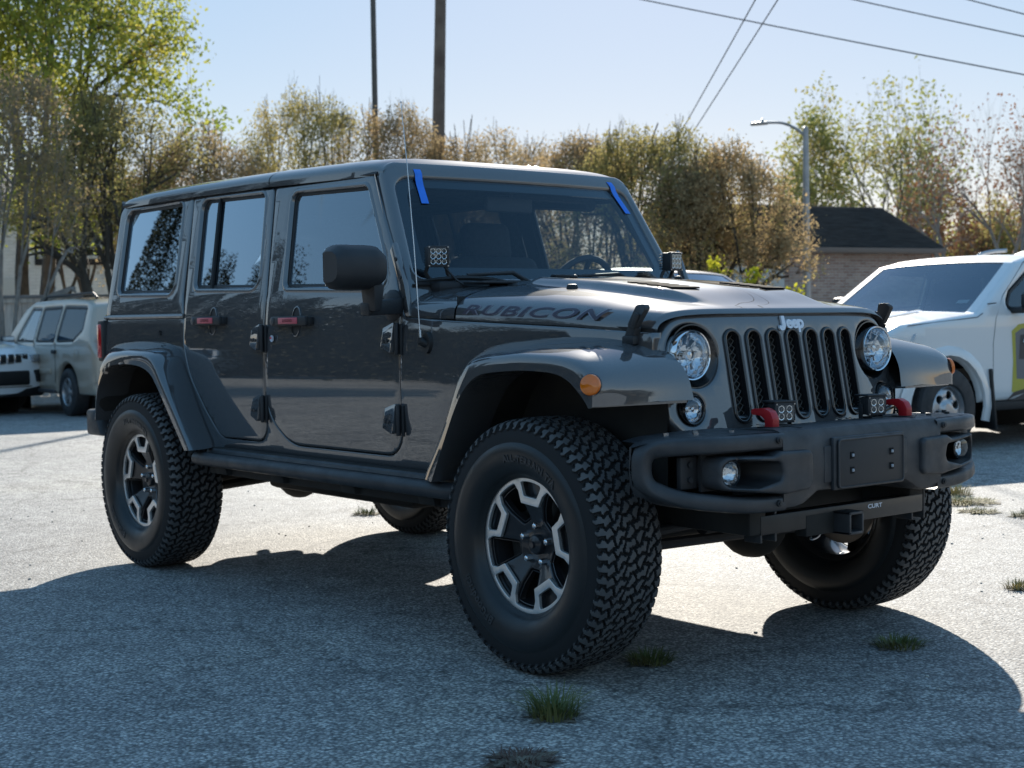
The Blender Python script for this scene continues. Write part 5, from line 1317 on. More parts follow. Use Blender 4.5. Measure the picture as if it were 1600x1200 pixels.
mass('distant_wood', 'belt of trees on the far side of the lot, mirrored in the car paint and glass', pts, L_DARK, 3200, 4, .085)
pts = []
for k in range(26):
    px_ = lerp(-120, 1750, k/25); D = 75+rg.uniform(-6, 6); x, y = at(px_, D); pts.append((x, y, rg.uniform(3.5, 5), rg.uniform(2.6, 4.2)))
mass('distant_foliage', 'low distant greenery far behind the houses', pts, L_OLIVE, 260, 5, .22)

# ================================================================== wooden fence
fd = Vector((.34, .94, 0)).normalized(); f0 = Vector((-21.72, 5.17, 0))
FW_ = mat('weathered_fence_wood', (.36, .30, .25), .85)
_n = noise(FW_, 3, 6, stretch=(6, 6, .6)); ramp(FW_, _n.outputs[0], [(.3, (.45, .41, .37)), (.5, (.68, .60, .52)), (.62, (.76, .69, .61)), (.75, (.60, .42, .27))], 'Base Color'); bump(FW_, _n.outputs[0], .004)
fe = empty('wooden_fence', tuple(f0)); tag(fe, 'tall weathered grey-brown board fence with a cap rail behind the parked SUVs', 'fence')
rg = random.Random(2); fb = MB(); ang_ = math.atan2(fd.y, fd.x)
for k in range(-62, 64):
    p = fd*(k*.142); fb.box((p.x, p.y, .86+rg.uniform(-.01, .01)), (.134, .02, 1.72), .003, rot=(0, 0, ang_+rg.uniform(-.015, .015)), seg=1)
fb.ob('boards', FW_, fe)
nrm = Vector((fd.y, -fd.x, 0))
for z, h, dpt, m_ in ((1.765, .055, .14, var('grey_cap_rail', (.22, .22, .22), (.32, .31, .30), 4, .8)), (1.70, .09, .05, FW_)):
    q = MB(); q.box((nrm.x*(.02 if z < 1.75 else 0), nrm.y*(.02 if z < 1.75 else 0), z), (18, dpt, h), .005, rot=(0, 0, ang_)); q.ob('cap_rail' if z > 1.75 else 'top_rail', m_, fe)

# ================================================================== houses
def brickmat(name, c1, c2, mortar, scale=1.0, bmp=.01):
    m = mat(name, c1, .85); n, l, b = nodes_of(m); tc = n.new('ShaderNodeTexCoord'); mp = n.new('ShaderNodeMapping'); mp.inputs['Rotation'].default_value = (rad(90), 0, 0)
    bt = n.new('ShaderNodeTexBrick'); bt.inputs['Color1'].default_value = (*c1, 1); bt.inputs['Color2'].default_value = (*c2, 1); bt.inputs['Mortar'].default_value = (*mortar, 1)
    bt.inputs['Scale'].default_value = scale; bt.inputs['Mortar Size'].default_value = .010; bt.inputs['Brick Width'].default_value = .22; bt.inputs['Row Height'].default_value = .075; bt.inputs['Bias'].default_value = -.1
    l.new(tc.outputs['Object'], mp.inputs[0]); l.new(mp.outputs[0], bt.inputs[0]); nz = noise(m, 1.2, 5); r = ramp(m, nz.outputs[0], [(.3, g(.78)), (.7, g(1.12))])
    mx = n.new('ShaderNodeMixRGB'); mx.blend_type = 'MULTIPLY'; mx.inputs[0].default_value = 1; l.new(bt.outputs[0], mx.inputs[1]); l.new(r.outputs[0], mx.inputs[2]); l.new(mx.outputs[0], b.inputs[0]); bump(m, bt.outputs['Fac'], -bmp)
    return m
WB = brickmat('white_painted_brick', (.88, .86, .81), (.90, .88, .84), (.80, .78, .73)); RBK = brickmat('red_brown_brick', (.36, .21, .16), (.52, .36, .28), (.52, .44, .37))
DKT = mat('black_window_trim', (.015, .015, .018), .6); WHT = mat('white_sash_paint', (.62, .61, .57), .5); PANE = mat('dark_window_pane', (.02, .025, .025), .06, spec=.9)
hx, hy = at(60, 34); hang = ang_
h1 = empty('white_brick_house', (hx, hy, 0), hang); tag(h1, 'white painted brick house with small black-trimmed windows behind the fence', 'house')
q = MB(); q.box((-1.5, 3, 2.0), (9, 6, 4.0)); q.ob('wall', WB, h1)
q = MB(); q.hexa([(-6.3, -.4, 4.0), (3.3, -.4, 4.0), (3.3, 6.4, 4.0), (-6.3, 6.4, 4.0), (-6.3, 2.9, 4.9), (3.3, 2.9, 4.9), (3.3, 3.1, 4.9), (-6.3, 3.1, 4.9)]); q.ob('roof', var('dark_shingles', (.03, .028, .027), (.07, .065, .06), 9, .9), h1)
ppm = FPX/34
def hxl(px_): return (px_-60)/ppm
for cx in (82.5, 137):
    lx = hxl(cx); w0 = MB(); zb, ztp = 2.62, 3.75; wd_2 = 46/ppm
    w0.box((lx, -.02, (zb+ztp)/2), (wd_2, .06, ztp-zb), .006); wo = w0.ob('window', DKT, h1)
    s2 = MB(); a0 = zb+.14; s2.box((lx, -.055, a0+.03), (wd_2*.78, .03, .07), .004); s2.box((lx-wd_2*.36, -.055, (a0+ztp)/2), (.07, .03, ztp-a0), .004); s2.box((lx+wd_2*.36, -.055, (a0+ztp)/2), (.07, .03, ztp-a0), .004)
    for zz in (a0+.26, a0+.52, a0+.78): s2.box((lx, -.055, zz), (wd_2*.7, .02, .02))
    for dx in (-.1, .1): s2.box((lx+dx, -.055, (a0+ztp)/2), (.02, .02, ztp-a0))
    s2.ob('sash', WHT, wo); p_ = MB(); p_.add([(lx-wd_2*.36, -.053, a0), (lx+wd_2*.36, -.053, a0), (lx+wd_2*.36, -.053, ztp), (lx-wd_2*.36, -.053, ztp)], [[0, 1, 2, 3]]); p_.ob('pane', PANE, wo)
q = MB(); q.box((hxl(-5), -.012, 1.9), (1.1, .03, .9), .004); q.ob('wall_panel', WHT, h1)
# brick house, its wall runs away to the right
ax_, ay_ = at(1255, 38); bx_, by_ = at(1458, 40.7); ha = math.atan2(by_-ay_, bx_-ax_); Lh = math.hypot(bx_-ax_, by_-ay_)
h2 = empty('brick_house', (ax_, ay_, 0), ha); tag(h2, 'brown brick house with a dark shingle hip roof behind the street lamp', 'house')
q = MB(); q.box((Lh/2-1.4, 2.0, 1.50), (Lh+2.6, 4.2, 3.0)); q.ob('wall', RBK, h2)
SHN = mat('charcoal_shingles', (.03, .028, .027), 1.0, spec=.1); _n = noise(SHN, 2.2, 6, stretch=(1, 4, 9)); ramp(SHN, _n.outputs[0], [(.3, (.022, .019, .017)), (.7, (.062, .054, .048))], 'Base Color')
rf = MB(); e0, e1, zr = -3.2, Lh+.15, 4.25
P0 = [(e0, -.35, 3.0), (e1, -.35, 3.0), (e1, 4.35, 3.0), (e0, 4.35, 3.0), (e0, 2.0, zr), (Lh-.05, 2.0, zr)]
rf.add(P0, [[0, 1, 5, 4], [1, 2, 5], [2, 3, 4, 5], [3, 0, 4], [3, 2, 1, 0]])
for k in range(1, 18):
    t = k/18; y0 = lerp(-.35, 2.0, t); z0 = lerp(3.0, zr, t)+.002; rf.box(((e0+e1-.2*t)/2, y0, z0), (e1-e0-.25*t-.05, .02, .008), rot=(rad(28), 0, 0))
rf.ob('roof', SHN, h2, smooth=False)
q = MB(); q.box(((e0+e1)/2, -.36, 2.92), (e1-e0, .04, .13), .005); q.ob('fascia', mat('brown_fascia', (.20, .15, .12), .7), h2)
q = MB(); q.box((Lh*.50, -.02, 2.25), (.27, .05, .95), .004); wo = q.ob('window', DKT, h2)
q = MB(); q.box((-1.45, -.16, 1.42), (1.5, .09, 2.3), .004); q.ob('garage_wall', var('cream_stucco', (.50, .46, .40), (.60, .56, .50), 2, .9), h2)
q = MB(); q.box((Lh*.5, -.03, 1.95), (Lh+.8, .03, .03)); q.ob('brick_ledge', mat('pale_mortar', (.42, .38, .34), .9), h2)

# ================================================================== poles, lamp and wires
POLE = var('galvanised_steel', (.26, .27, .28), (.38, .39, .40), 3, .45, .7)
def lamp_post():
    x, y = at(1262, 28); e = empty('street_lamp', (x, y, 0), YAW+0); tag(e, 'grey steel street lamp with a curved arm and flat lamp head', 'street lamp')
    m = MB(); m.lathe([(.085, 0), (.070, 2.0), (.052, 4.75), (.0, 4.78)], (0, 0, 0), 'Z', 16); m.box((0, 0, .03), (.30, .30, .06), .01); fixn(m.ob('pole', POLE, e))
    # arm reaches to the left in the view: direction -R
    d = Vector((-R2.x, -R2.y, 0)).normalized(); d.rotate(Matrix.Rotation(-YAW, 3, 'Z'))
    pts = crom([(0, 0, 4.58), tuple(d*.20+Vector((0, 0, 4.74))), tuple(d*.45+Vector((0, 0, 4.84))), tuple(d*.74+Vector((0, 0, 4.85)))], 5)
    a = MB(); a.tube(pts, .026, 8); a.ob('arm', POLE, e)
    h = MB(); c = d*.86+Vector((0, 0, 4.835)); ra = math.atan2(d.y, d.x); h.box(tuple(c), (.34, .16, .055), .025, rot=(0, .06, ra)); h.box(tuple(c+d*-.05+Vector((0, 0, .05))), (.05, .05, .07), .012); ho = h.ob('lamp_head', POLE, e)
    h = MB(); h.box((c.x+d.x*.03, c.y+d.y*.03, c.z-.029), (.22, .11, .006), rot=(0, .06, ra)); h.ob('lamp_lens', WHT, ho)
lamp_post()
x, y = at(594, 33); m = MB(); m.lathe([(.072, 0), (.060, 9.2), (0, 9.2)], (0, 0, 0), 'Z', 14); m.box((0, 0, .02), (.25, .25, .04), .01)
o = fixn(m.ob('metal_pole', var('brown_steel', (.07, .065, .06), (.12, .11, .10), 3, .5, .4))); o.location = (x, y, 0); tag(o, 'thin dark metal pole rising behind the car roof', 'pole')
UPM = var('utility_pole_wood', (.10, .075, .06), (.20, .16, .13), 2, .9); nn_ = noise(UPM, 2, 6, stretch=(9, 9, .5)); bump(UPM, nn_.outputs[0], .01)
x, y = at(680, 38); m = MB(); top = Vector((R2.x, R2.y, 0))*.34
pts = [(0, 0, 0), (top.x*.5, top.y*.5, 5), (top.x, top.y, 10.6)]; m.tube(pts, [.18, .16, .14], 18); o = m.ob('utility_pole', UPM); o.location = (x, y, 0); tag(o, 'thick wooden utility pole leaning slightly right behind the windshield', 'pole')
gw = MB(); gw.tube([(-.12, -.15, 0), (-.10+top.x*.5, -.14+top.y*.5, 5), (-.09+top.x, -.12+top.y, 9.8)], .010, 5); w_o = gw.ob('ground_wire', mat('wire_grey', (.2, .2, .2), .5), o)
WIRE = mat('black_wire', (.03, .03, .032), .6)
def ray3(px_, py_, D):
    r = Fv+R2*((px_-800)/FPX)-U2*((py_-600)/FPX); h = math.hypot(r.x, r.y); return CP+r*(D/h)
def wire(p, q, D0, D1, lab, sag=.05, r=.014, far=1):
    a = ray3(p[0], p[1], D0); b = ray3(q[0], q[1], D1); d = b-a; a2 = a-d*1.3; b2 = b+d*1.3*far; pts = []
    for k in range(25): t = k/24; v = a2.lerp(b2, t); v.z += -sag*4*t*(1-t)+sag*.95; pts.append(tuple(v))
    m = MB(); m.tube(pts, r, 5); tag(m.ob('power_line', WIRE), lab, 'power line', 'overhead wires')
wire((1005, 0), (1600, 117), 34, 30, 'longest black overhead wire, sloping from the top middle down to the right edge', .14)
wire((1337, 0), (1600, 57), 34, 32, 'middle black overhead wire near the top right corner', .03)
wire((1515, 0), (1600, 22), 34, 33, 'short black overhead wire at the very top right corner', .01)
wire((1180, 0), (1062, 212), 26, 36, 'left one of the two pale wires dropping steeply behind the brown trees', .04, .012, .1)
wire((1215, 0), (1078, 216), 26, 36, 'right one of the two pale wires dropping steeply behind the brown trees', .04, .012, .1)
# ================================================================== other cars (local frame: +x forward, left = +y, origin on the ground between the axles' front pair)
def paint2(name, col, metal=.0, rough=.35): return mat(name, col, rough, metal, coat=1.0, cr=.03)
WHITEP = paint2('white_car_paint', (.84, .84, .84)); SILVP = paint2('champagne_silver_paint', (.46, .39, .31), .2); NAVYP = paint2('dark_navy_paint', (.012, .015, .03), .3); TRUCKP = paint2('white_truck_paint', (.76, .76, .75))
CGL = glass('car_window_glass', (.05, .06, .06), k=1.0); CWS = glass('car_windshield_glass', (.45, .52, .52), k=2.2)
ALLOY = var('alloy_wheel_silver', (.42, .42, .43), (.50, .50, .51), 20, .3, .8)
def small_wheel(parent, x, y, R, wid, spokes, rr=.60, m=ALLOY, holes=False):
    e = empty('wheel', (x, y, R), 0 if y < 0 else PI, parent)
    t = MB(); t.lathe([(R*rr, -wid*.46), (R*rr*1.06, -wid*.5), (R*.86, -wid*.52), (R*.95, -wid*.46), (R*.985, -wid*.34), (R, -wid*.15), (R, wid*.15), (R*.985, wid*.34), (R*.95, wid*.46), (R*.8, wid*.5), (R*rr, wid*.4)], (0, 0, 0), 'Y', 56)
    for k in range(60):
        a = 2*PI*k/60; t.box((R*.985*math.cos(a), 0, R*.985*math.sin(a)), (.012, wid*.7, .02), rot=(0, -a, 0))
    fixn(t.ob('tyre', RUBBER, e))
    r = MB(); r.lathe([(R*rr, -wid*.44), (R*rr*.96, -wid*.47), (R*rr*.93, -wid*.42), (R*rr*.90, wid*.3)], (0, 0, 0), 'Y', 48)
    yf = -wid*.36
    if holes:
        hs_ = [ell(R*rr*.62*math.cos(2*PI*k/spokes+.3), R*rr*.62*math.sin(2*PI*k/spokes+.3), R*rr*.17, R*rr*.17, 16) for k in range(spokes)]
        q_ = sheet(ell(0, 0, R*rr*.95, R*rr*.95, 48), hs_, lambda u, v, d: (u, yf+interp(math.hypot(u, v)/(R*rr), [0, .3, .42, .62, .82, .95], [-.03, -.03, .0, -.012, .0, .02])+d, v), step=.03, edge_step=.014, r=.006, thick=.02); r.add(q_.v, q_.f)
    for k in range(0 if holes else spokes):
        a = 2*PI*k/spokes; P = []
        w0, w1 = (R*.10, R*.15) if not holes else (R*.13, R*.13)
        c, s_ = math.cos(a), math.sin(a)
        def q(rad_, off, yy): return (rad_*c-off*s_, yy, rad_*s_+off*c)
        r.hexa([q(.0, -w0, yf+.02), q(R*rr*.94, -w1, yf+.03), q(R*rr*.94, -w1, yf-.012), q(.0, -w0, yf-.002), q(.0, w0, yf+.02), q(R*rr*.94, w1, yf+.03), q(R*rr*.94, w1, yf-.012), q(.0, w0, yf-.002)], .006)
    r.cyl((0, yf+.03, 0), (0, yf-.02, 0), R*.19, n=24, bev=.006); fixn(r.ob('rim', m, e))
    d = MB(); d.cyl((0, .0, 0), (0, .02, 0), R*rr*.9, n=32); d.ob('brake_disc', DARK, e)
    return e
def car(name, loc, rz, lab, cat, top, hw, paint, arches, R, windows, glassseg, zb, wheels, wkw, w_=None, taper=(.0, .0), tum=.30, belt=1.0, groove=()):
    e = empty(name, loc, rz); tag(e, lab, cat)
    xs = [p[0] for p in top]; xf, xr = max(xs), min(xs); L = xf-xr
    def hwid(x, z):
        y = hw-(tum*max(0, z-belt)**1.15)-.25*max(0, .55-z)**2
        tf = max(0, (x-(xf-.75))/.75); tr = max(0, ((xr+.6)-x)/.6); return y-taper[0]*tf**2.2-taper[1]*tr**2.2
    lo = [(xr+.02, zb)]
    for ax in sorted(arches):
        n = 14; a0 = math.asin(max(-1, (zb-R)/(R*1.18)))
        lo += [(ax+R*1.20*math.cos(PI-a0+( -PI+2*a0)*k/n), R+R*1.20*math.sin(PI-a0+(-PI+2*a0)*k/n)) for k in range(n+1)]
    lo += [(xf-.02, zb)]
    outline = lo+[tuple(p) for p in top]      # counter-clockwise: bottom rear->front, then over the top front->rear
    for s_ in (-1, 1):
        fm = lambda u, v, d, s_=s_: (u, s_*(hwid(u, v)-d), v)
        sd_ = sheet(outline, [w[0] for w in windows], fm, step=.09, edge_step=.035, r=.045, rb=.05, flip=s_ > 0).ob('body_side', paint, e, angle=50); fixn_dir(sd_, s_)
        for w in windows:
            g_ = sheet(inset(w[0], -.01), [], lambda u, v, d, s_=s_: (u, s_*(hwid(u, v)-.018), v), step=.2, edge_step=.05).ob('window', w[1], e)
            tr = sheet(inset(w[0], -.004), [inset(w[0], .022)], lambda u, v, d, s_=s_: (u, s_*(hwid(u, v)-.006+d*0), v), step=.3, edge_step=.05, thick=0).ob('window_trim', SEAL, g_)
    TP = dens(list(top), .12)[:-1]; TP = []
    for i in range(len(top)-1):
        a, b = np.array(top[i]), np.array(top[i+1]); n = max(1, int(np.linalg.norm(b-a)/.12)); TP += [(a+(b-a)*k/n, i) for k in range(n)]
    TP.append((np.array(top[-1]), len(top)-2))
    def rowat(p, a0, a1, n, off=0):
        out = []
        for k in range(n+1):
            a = lerp(a0, a1, k/n); hwv = hwid(p[0], p[1])-.05; cr = .035*(1-abs(a)**2.5); out.append((p[0]+cr*(1 if p[0] > (xf+xr)/2 else -1)*(.8 if p[1] < belt+.1 else .3)-.0, a*(hwv+.004), p[1]+cr*(.2 if p[1] < belt-.05 else .8)+off))
        return out
    body = MB(); gl = MB()
    i = 0
    seglist = {}
    for (p, si), (q, _) in zip(TP[:-1], TP[1:]):
        if si in glassseg:
            for a0, a1, mb in ((-1, -.90, body), (.90, 1, body), (-.90, .90, gl)): mb.grid([rowat(p, a0, a1, 4 if mb is body else 12, 0 if mb is body else -.006), rowat(q, a0, a1, 4 if mb is body else 12, 0 if mb is body else -.006)])
        else: body.grid([rowat(p, -1, 1, 20), rowat(q, -1, 1, 20)])
    o = body.ob('body_top', paint, e, angle=45); weld(o)
    if gl.v: o = gl.ob('windshield', CWS, e, angle=60); weld(o)
    un = MB(); un.box(((xf+xr)/2, 0, zb+.06), (L-.3, hw*2-.25, .05)); un.box(((xf+xr)/2, 0, belt*.72), (L-.9, hw*1.1, .3)); 
    for ax in arches:
        for s_ in (-1, 1): un.box((ax, s_*(hw-.28), R+.05), (R*2.3, .03, R*2.2))
    un.ob('underbody', mat('underbody_black', (.006, .006, .006), .9), e)
    for ax in wheels:
        for s_ in (-1, 1): small_wheel(e, ax, s_*(hw-.115), R, **wkw)
    return e, hwid
def fixn_dir(o, s_):
    n = sum(p.normal.y*p.area for p in o.data.polygons)
    if n*s_ < 0: o.data.flip_normals()
def weld(o):
    b = bmesh.new(); b.from_mesh(o.data); bmesh.ops.remove_doubles(b, verts=b.verts, dist=.0005); bmesh.ops.recalc_face_normals(b, faces=b.faces); b.to_mesh(o.data); b.free()
def put(e, nm, m, f, *a):
    q = MB(); f(q); return q.ob(nm, m, e)
# ---- silver SUV at the left, facing away to the left
def suv_windows(xs, z0, z1): return
top = rnd([(.92, .42), (.95, .78), (.86, .98), (-.10, 1.12), (-.72, 1.66), (-1.05, 1.755), (-2.6, 1.775), (-3.35, 1.74), (-3.62, 1.65), (-3.78, 1.10), (-3.90, .95), (-3.92, .50)], [.06, .08, .12, .2, .15, .2, .3, .2, .12, .1, .05, .05], 3)
wins = [(rnd([(-.62, 1.13), (-1.42, 1.12), (-1.48, 1.63), (-1.05, 1.64)][::-1], .04, 3), GLC), (rnd([(-1.52, 1.12), (-2.32, 1.12), (-2.36, 1.645), (-1.56, 1.635)][::-1], .04, 3), CGL), (rnd([(-2.42, 1.12), (-3.10, 1.13), (-3.42, 1.30), (-3.38, 1.62), (-2.46, 1.645)][::-1], .05, 3), CGL)]
suv, hwS = car('parked_suv', (0, 0, 0), 0, 'silver-beige SUV parked by the fence, seen past the back of the dark car', 'SUV', top, .93, SILVP, [0, -2.87], .36, wins, {i for i in range(len(top)) if -.66 < top[i][0] < -.08 and 1.10 < top[i][1] < 1.62}, .33, [0, -2.87], dict(wid=.24, spokes=5), taper=(.12, .06), belt=1.08)
for s_ in (-1, 1):
    q = MB(); yy = s_*.60; q.tube([(-1.10, yy, 1.77), (-1.25, yy, 1.83), (-3.15, yy, 1.845), (-3.32, yy, 1.77)], .022, 8); q.ob('roof_rail', BLACKP, suv)
    for x in (-1.28, -2.36): put(suv, 'door_handle', BLACKP, lambda q, x=x: q.box((x, s_*(hwS(x, .96)+.012), .965), (.17, .03, .06), .012))
    put(suv, 'side_moulding', SILVP, lambda q: q.box((-1.35, s_*(hwS(-1.3, .66)+.008), .665), (1.75, .022, .085), .008))
    put(suv, 'running_board', mat('grey_plastic', (.07, .07, .075), .4), lambda q: q.box((-1.40, s_*.90, .36), (1.95, .14, .06), .015))
    put(suv, 'door_gap', SEAL, lambda q: [q.box((x, s_*(hwS(x, .8)+.001), .80), (.008, .004, .62)) for x in (-.42, -1.47, -2.40)])
    def mirr(q):
        q.box((-.62, s_*1.06, 1.14), (.10, .22, .15), .03); q.box((-.60, s_*.94, 1.09), (.06, .10, .05), .01)
    mo_ = put(suv, 'door_mirror', BLACKP, mirr); put(mo_, 'mirror_glass', CHROME, lambda q: q.box((-.672, s_*1.06, 1.14), (.004, .19, .125)))
    fp = MB(); fp.lathe([(.085, 0), (.085, .004), (.078, .004), (.078, .001), (.0005, .001)], (0, 0, 0), 'Y', 24); fo = fixn(fp.ob('fuel_door', SILVP, suv)); fo.location = (-3.30, s_*(hwS(-3.3, .92)+.001), .93)
    if s_ < 0: fo.data.transform(Matrix.Rotation(PI, 4, 'Z'))
    put(suv, 'tail_light', REDL, lambda q: q.box((-3.885, s_*.76, 1.05), (.06, .12, .34), .02))
suv.location = (-15.36+2.87*1.0, 3.97+.82*0, 0)
# rear-left wheel centre sits at the photographed spot: the car heads to -X
suv.rotation_euler = (0, 0, PI-.03)
suv.scale = (.9, .9, .9); suv.location = (-15.38-2.87*.9, 3.97+.81*.9, 0)
# ---- white SUV nose at the left edge
top = rnd([(.90, .28), (.93, .60), (.90, .86), (.72, 1.03), (-.35, 1.16), (-1.10, 1.66), (-1.5, 1.74), (-3.2, 1.74), (-3.7, 1.2), (-3.8, .4)], [.05, .05, .10, .15, .2, .2, .2, .2, .1, .05], 3)
wins = [(rnd([(-.95, 1.16), (-1.75, 1.15), (-1.78, 1.62), (-1.32, 1.62)][::-1], .04, 3), CGL), (rnd([(-1.85, 1.15), (-2.70, 1.15), (-2.72, 1.63), (-1.88, 1.62)][::-1], .04, 3), CGL), (rnd([(-2.8, 1.15), (-3.45, 1.2), (-3.2, 1.62), (-2.82, 1.63)][::-1], .04, 3), CGL)]
wsu, hwW = car('parked_suv', (0, 0, 0), 0, 'white SUV with its grille and headlight showing at the left edge', 'SUV', top, .97, WHITEP, [0, -2.92], .38, wins, {i for i in range(len(top)) if -.98 < top[i][0] < -.30 and 1.13 < top[i][1] < 1.60}, .36, [0, -2.92], dict(wid=.26, spokes=5), taper=(.20, .06), belt=1.10)
for s_ in (-1, 1):
    def hlq(q): q.hexa([(.975, s_*.57, .81), (.955, s_*.765, .82), (.60, s_*.912, .85), (.60, s_*.60, .80), (.965, s_*.57, .925), (.94, s_*.765, .93), (.58, s_*.915, .945), (.60, s_*.60, .92)], .010)
    h_ = put(wsu, 'headlight', mat('headlight_silver', (.35, .36, .38), .12, .7, coat=1), hlq)
    put(wsu, 'air_intake', SEAL, lambda q: q.hexa([(.965, s_*.66, .50), (.945, s_*.770, .50), (.78, s_*.86, .53), (.70, s_*.60, .50), (.972, s_*.60, .68), (.955, s_*.772, .70), (.74, s_*.885, .71), (.70, s_*.60, .68)], .01))
for k in range(7):
    y = (k-3)*.155; so = put(wsu, 'grille_slot', CHROME, lambda q: q.box((.952-.10*(abs(y)/.6)**2, y, .865), (.03, .135, .145), .02)); put(so, 'slot_insert', SEAL, lambda q: q.box((.962-.10*(abs(y)/.6)**2, y, .865), (.03, .105, .115), .015))
put(wsu, 'lower_grille', SEAL, lambda q: q.box((.955, 0, .57), (.05, 1.0, .22), .03)); put(wsu, 'lower_bumper', SEAL, lambda q: q.box((.80, 0, .36), (.26, 1.66, .17), .05)); put(wsu, 'skid_trim', CHROME, lambda q: q.box((.94, 0, .435), (.02, 1.1, .018), .004))
wsu.rotation_euler = (0, 0, rad(20)); wsu.scale = (.9, .9, .9); wsu.location = (-17.02, 2.92, 0)
# ---- white pickup truck on the right
top = rnd([(.86, .42), (.90, .74), (.80, 1.02), (.55, 1.13), (-.42, 1.225), (-1.12, 1.70), (-1.40, 1.765), (-2.75, 1.765), (-3.05, 1.70), (-3.22, 1.22), (-3.30, 1.20), (-4.60, 1.18), (-4.62, .50)], [.05, .08, .10, .15, .1, .12, .15, .15, .1, .05, .02, .04, .04], 3)
wins = [(rnd([(-.80, 1.26), (-1.86, 1.25), (-1.90, 1.64), (-1.32, 1.65), (-.92, 1.42)][::-1], [.04, .05, .05, .1, .1], 3), GLC), (rnd([(-2.00, 1.25), (-2.85, 1.26), (-2.80, 1.62), (-2.04, 1.64)][::-1], .05, 3), CGL)]
trk, hwT = car('pickup_truck', (0, 0, 0), 0, 'white pickup truck with a black and yellow door logo beside the dark car', 'pickup truck', top, .925, TRUCKP, [0, -3.20], .38, wins, {i for i in range(len(top)) if -1.05 < top[i][0] < -.40 and 1.20 < top[i][1] < 1.66}, .42, [0, -3.20], dict(wid=.26, spokes=6, rr=.56, holes=True), taper=(.10, .0), belt=1.20, tum=.26)
for s_ in (-1, 1):
    ar = []
    for k in range(15):
        a = lerp(-.25, PI+.25, k/14); ar.append((.44*1.10*math.cos(a), .38+.47*math.sin(a)))
    fl_ = MB(); fl_.grid([[(x, s_*(hwT(x, z)+.002), z), (x*1.02, s_*(hwT(x, z)+.022), .38+(z-.38)*1.02), (x*1.20, s_*(hwT(x, z)+.018), .38+(z-.38)*1.15), (x*1.26, s_*(hwT(x, z)+.000), .38+(z-.38)*1.20)] for x, z in ar]); o = fixn(fl_.ob('wheel_arch_trim', TRUCKP, trk)); fixn_dir(o, s_)
    put(trk, 'headlight', mat('headlight_silver', (.35, .36, .38), .12, .7, coat=1), lambda q: q.hexa([(.86, s_*.55, .84), (.80, s_*.80, .86), (.48, s_*.925, .90), (.48, s_*.85, .86), (.84, s_*.55, 1.0), (.76, s_*.80, 1.03), (.40, s_*.925, 1.06), (.40, s_*.85, 1.06)], .012))
    put(trk, 'mud_flap', SEAL, lambda q: q.box((-.60, s_*.84, .45), (.03, .22, .55), .006, rot=(0, .12, 0)))
    put(trk, 'sill', SEAL, lambda q: q.box((-1.6, s_*.86, .38), (2.1, .10, .08), .01))
    def mirr(q): q.box((-.98, s_*1.10, 1.33), (.13, .24, .17), .04); q.box((-.92, s_*.96, 1.25), (.08, .14, .06), .015)
    put(trk, 'door_mirror', BLACKP, mirr)
    gq = MB(); P = [(-.70, 1.20)]
    def gline(pts, q): q.tube([(x, s_*(hwT(x, z)-.001), z) for x, z in pts], .0045, 5)
    gline([(-.62, .45), (-.62, .95), (-.66, 1.18), (-.80, 1.38), (-1.22, 1.70), (-1.9, 1.715)], gq); gline([(-1.98, .45), (-1.96, 1.2), (-2.0, 1.7)], gq); gline([(.50, 1.125), (-.40, 1.19), (-.48, 1.225)], gq)
    gq.ob('door_gap', mat('grey_gap', (.12, .12, .13), .8), trk)
yl = lambda x, z: hwT(x, z)+.003
YEL = mat('yellow_decal', (.50, .44, .05), .45); BLK = mat('black_decal', (.03, .03, .035), .45); GRY = mat('grey_decal', (.16, .16, .17), .45); WHD = mat('white_decal', (.7, .7, .72), .45)
def decal(poly, m, k): 
    q = sheet(poly, [], lambda u, v, d: (u, hwT(u, v)+.002+.0012*k, v), step=.1, edge_step=.05, flip=True); return q.ob('door_decal', m, trk)
decal([(-0.88, .50), (-0.90, .78), (-0.88, 1.06), (-0.98, 1.12), (-1.46, 1.16), (-1.46, .46)][::-1], YEL, 0)
decal([(-0.95, .62), (-0.93, 1.04), (-1.02, 1.08), (-1.41, 1.11), (-1.41, .60)][::-1], GRY, 1)
decal([(-0.98, .80), (-1.00, 1.02), (-1.41, 1.06), (-1.41, .78)][::-1], BLK, 2)
ar = [(-1.20+.16*math.cos(a), .93+.10*math.sin(a)) for a in np.linspace(.2, 4.6, 16)]
q = MB(); q.tube([(x, yl(x, z)+.004, z) for x, z in ar], .010, 5); q.ob('door_decal', WHD, trk)
text_ob('door_lettering', 'RAT', .19, WHD, trk, frame((-1.27, hwT(-1.11, .7)+.006, .70), (-1, 0, 0), (0, 0, 1)), .0006, bold=.006, shear=.1, spacing=.95)
decal([(-.80, .42), (-0.91, .50), (-1.16, .54), (-1.16, .50), (-0.91, .46)][::-1], BLK, 1); decal([(-0.86, .42), (-1.11, .50), (-1.46, .54), (-1.46, .47), (-1.16, .43)][::-1], BLK, 1)
put(trk, 'front_bumper', BLACKP, lambda q: q.box((.84, 0, .50), (.22, 1.70, .22), .05)); put(trk, 'front_grille', SEAL, lambda q: q.box((.885, 0, .86), (.05, 1.05, .26), .03))
put(trk, 'steering_wheel', TRIM, lambda q: q.tube([(-1.02+.10*math.cos(a)*.5, .38+.17*math.sin(a), 1.18+.17*math.cos(a)) for a in np.linspace(0, 2*PI, 20)], .015, 6))
put(trk, 'dashboard', TRIM, lambda q: q.box((-.80, 0, 1.10), (.5, 1.5, .2), .04)); put(trk, 'seat', CLOTH, lambda q: [q.box((-1.85, s*.4, 1.15), (.18, .5, .85), .06) for s in (-1, 1)])
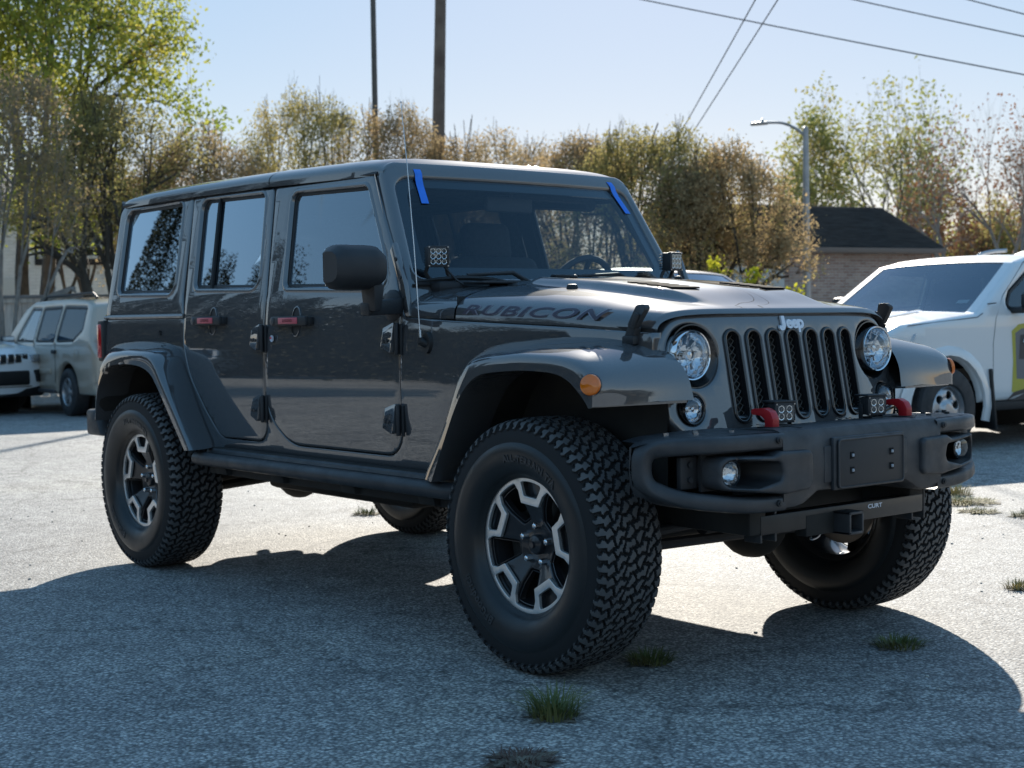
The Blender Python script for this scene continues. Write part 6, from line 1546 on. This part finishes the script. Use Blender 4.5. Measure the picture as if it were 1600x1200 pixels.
put(trk, 'windshield_sticker', WHD, lambda q: q.box((-.60, .62, 1.335), (.05, .12, .003), rot=(0, .60, 0)))
tb = put(trk, 'roof_rack', ALLOY, lambda q: [q.tube(crom([(-2.55, s*.72, 1.74), (-2.60, s*.70, 1.85), (-2.70, s*.62, 1.89), (-2.80, s*.50, 1.90)], 4), .022, 8) for s in (-1, 1)])
tp_ = MB(); tp_.hexa([(-3.0, -.5, 1.78), (-2.7, -.5, 1.78), (-2.7, .75, 1.78), (-3.0, .75, 1.78), (-3.05, -.5, 1.90), (-2.9, -.5, 1.86), (-2.85, .72, 1.93), (-3.02, .70, 1.97)], .03); tp_.ob('blue_tarpaulin', var('blue_tarp_fabric', (.03, .10, .16), (.05, .16, .24), 6, .6), trk)
th = rad(-93.5); trk.rotation_euler = (0, 0, th); trk.scale = (1, 1, .97)
n_ = Vector((.998, -.061, 0)).normalized(); trk.location = Vector((-3.60, 6.906, 0))-n_*.81-Vector((R2.x, R2.y, 0))*.18
# ---- dark car roof behind the hood
top = rnd([(.85, .4), (.88, .70), (.60, .90), (-.40, 1.02), (-1.25, 1.42), (-1.9, 1.47), (-2.6, 1.42), (-3.3, 1.08), (-3.65, 1.0), (-3.7, .45)], [.05, .08, .15, .2, .3, .4, .4, .2, .08, .05], 3)
wins = [(rnd([(-.95, 1.03), (-1.80, 1.03), (-1.82, 1.37), (-1.30, 1.36)][::-1], .05, 3), CGL), (rnd([(-1.9, 1.03), (-2.95, 1.05), (-2.55, 1.33), (-1.92, 1.37)][::-1], .05, 3), CGL)]
nv, hwN = car('parked_car', (0, 0, 0), 0, 'dark navy car whose curved roof shows just behind the hood', 'car', top, .90, NAVYP, [0, -2.75], .33, wins, {i for i in range(len(top)) if -1.1 < top[i][0] < -.38 and 1.0 < top[i][1] < 1.37}, .28, [0, -2.75], dict(wid=.22, spokes=7), taper=(.15, .1), belt=.98)
x, y = at(1104, 17.0); nv.location = (x+.85, y, 0); nv.scale = (1, 1, 1.21)

for s_ in (-1, 1): put(trk, 'wiper', BLACKP, lambda q: q.tube([(-.49, .15+s_*.35, 1.262), (-.53, .30+s_*.35, 1.285), (-.60, .62+s_*.35, 1.315)], [.012, .009, .006], 6))
put(trk, 'cowl_panel', BLACKP, lambda q: q.box((-.46, 0, 1.232), (.12, 1.45, .02), .006, rot=(0, .3, 0)))
put(trk, 'rear_view_mirror', TRIM, lambda q: q.box((-1.02, 0, 1.60), (.03, .24, .07), .015))
for s_ in (-1, 1): put(trk, 'hood_crease', TRUCKP, lambda q: q.grid([[(x, s_*(.42+.10*(x-.5)/.9)+dy, 1.262-.0105*0-.095*(x+.4)*(1 if x < .5 else 1.0)+dz) for dy, dz in ((-.05, -.004), (-.02, .006), (.02, .006), (.05, -.004))] for x in np.linspace(-.36, .50, 8)]))
ref = copy_tree(wsu); ref.location = (-20.3, -9.2, 0); ref.rotation_euler = (0, 0, rad(38)); ref['label'] = 'white car parked across the lot, seen mirrored in the rear door paint'
for e_ in (wsu, ref): pass
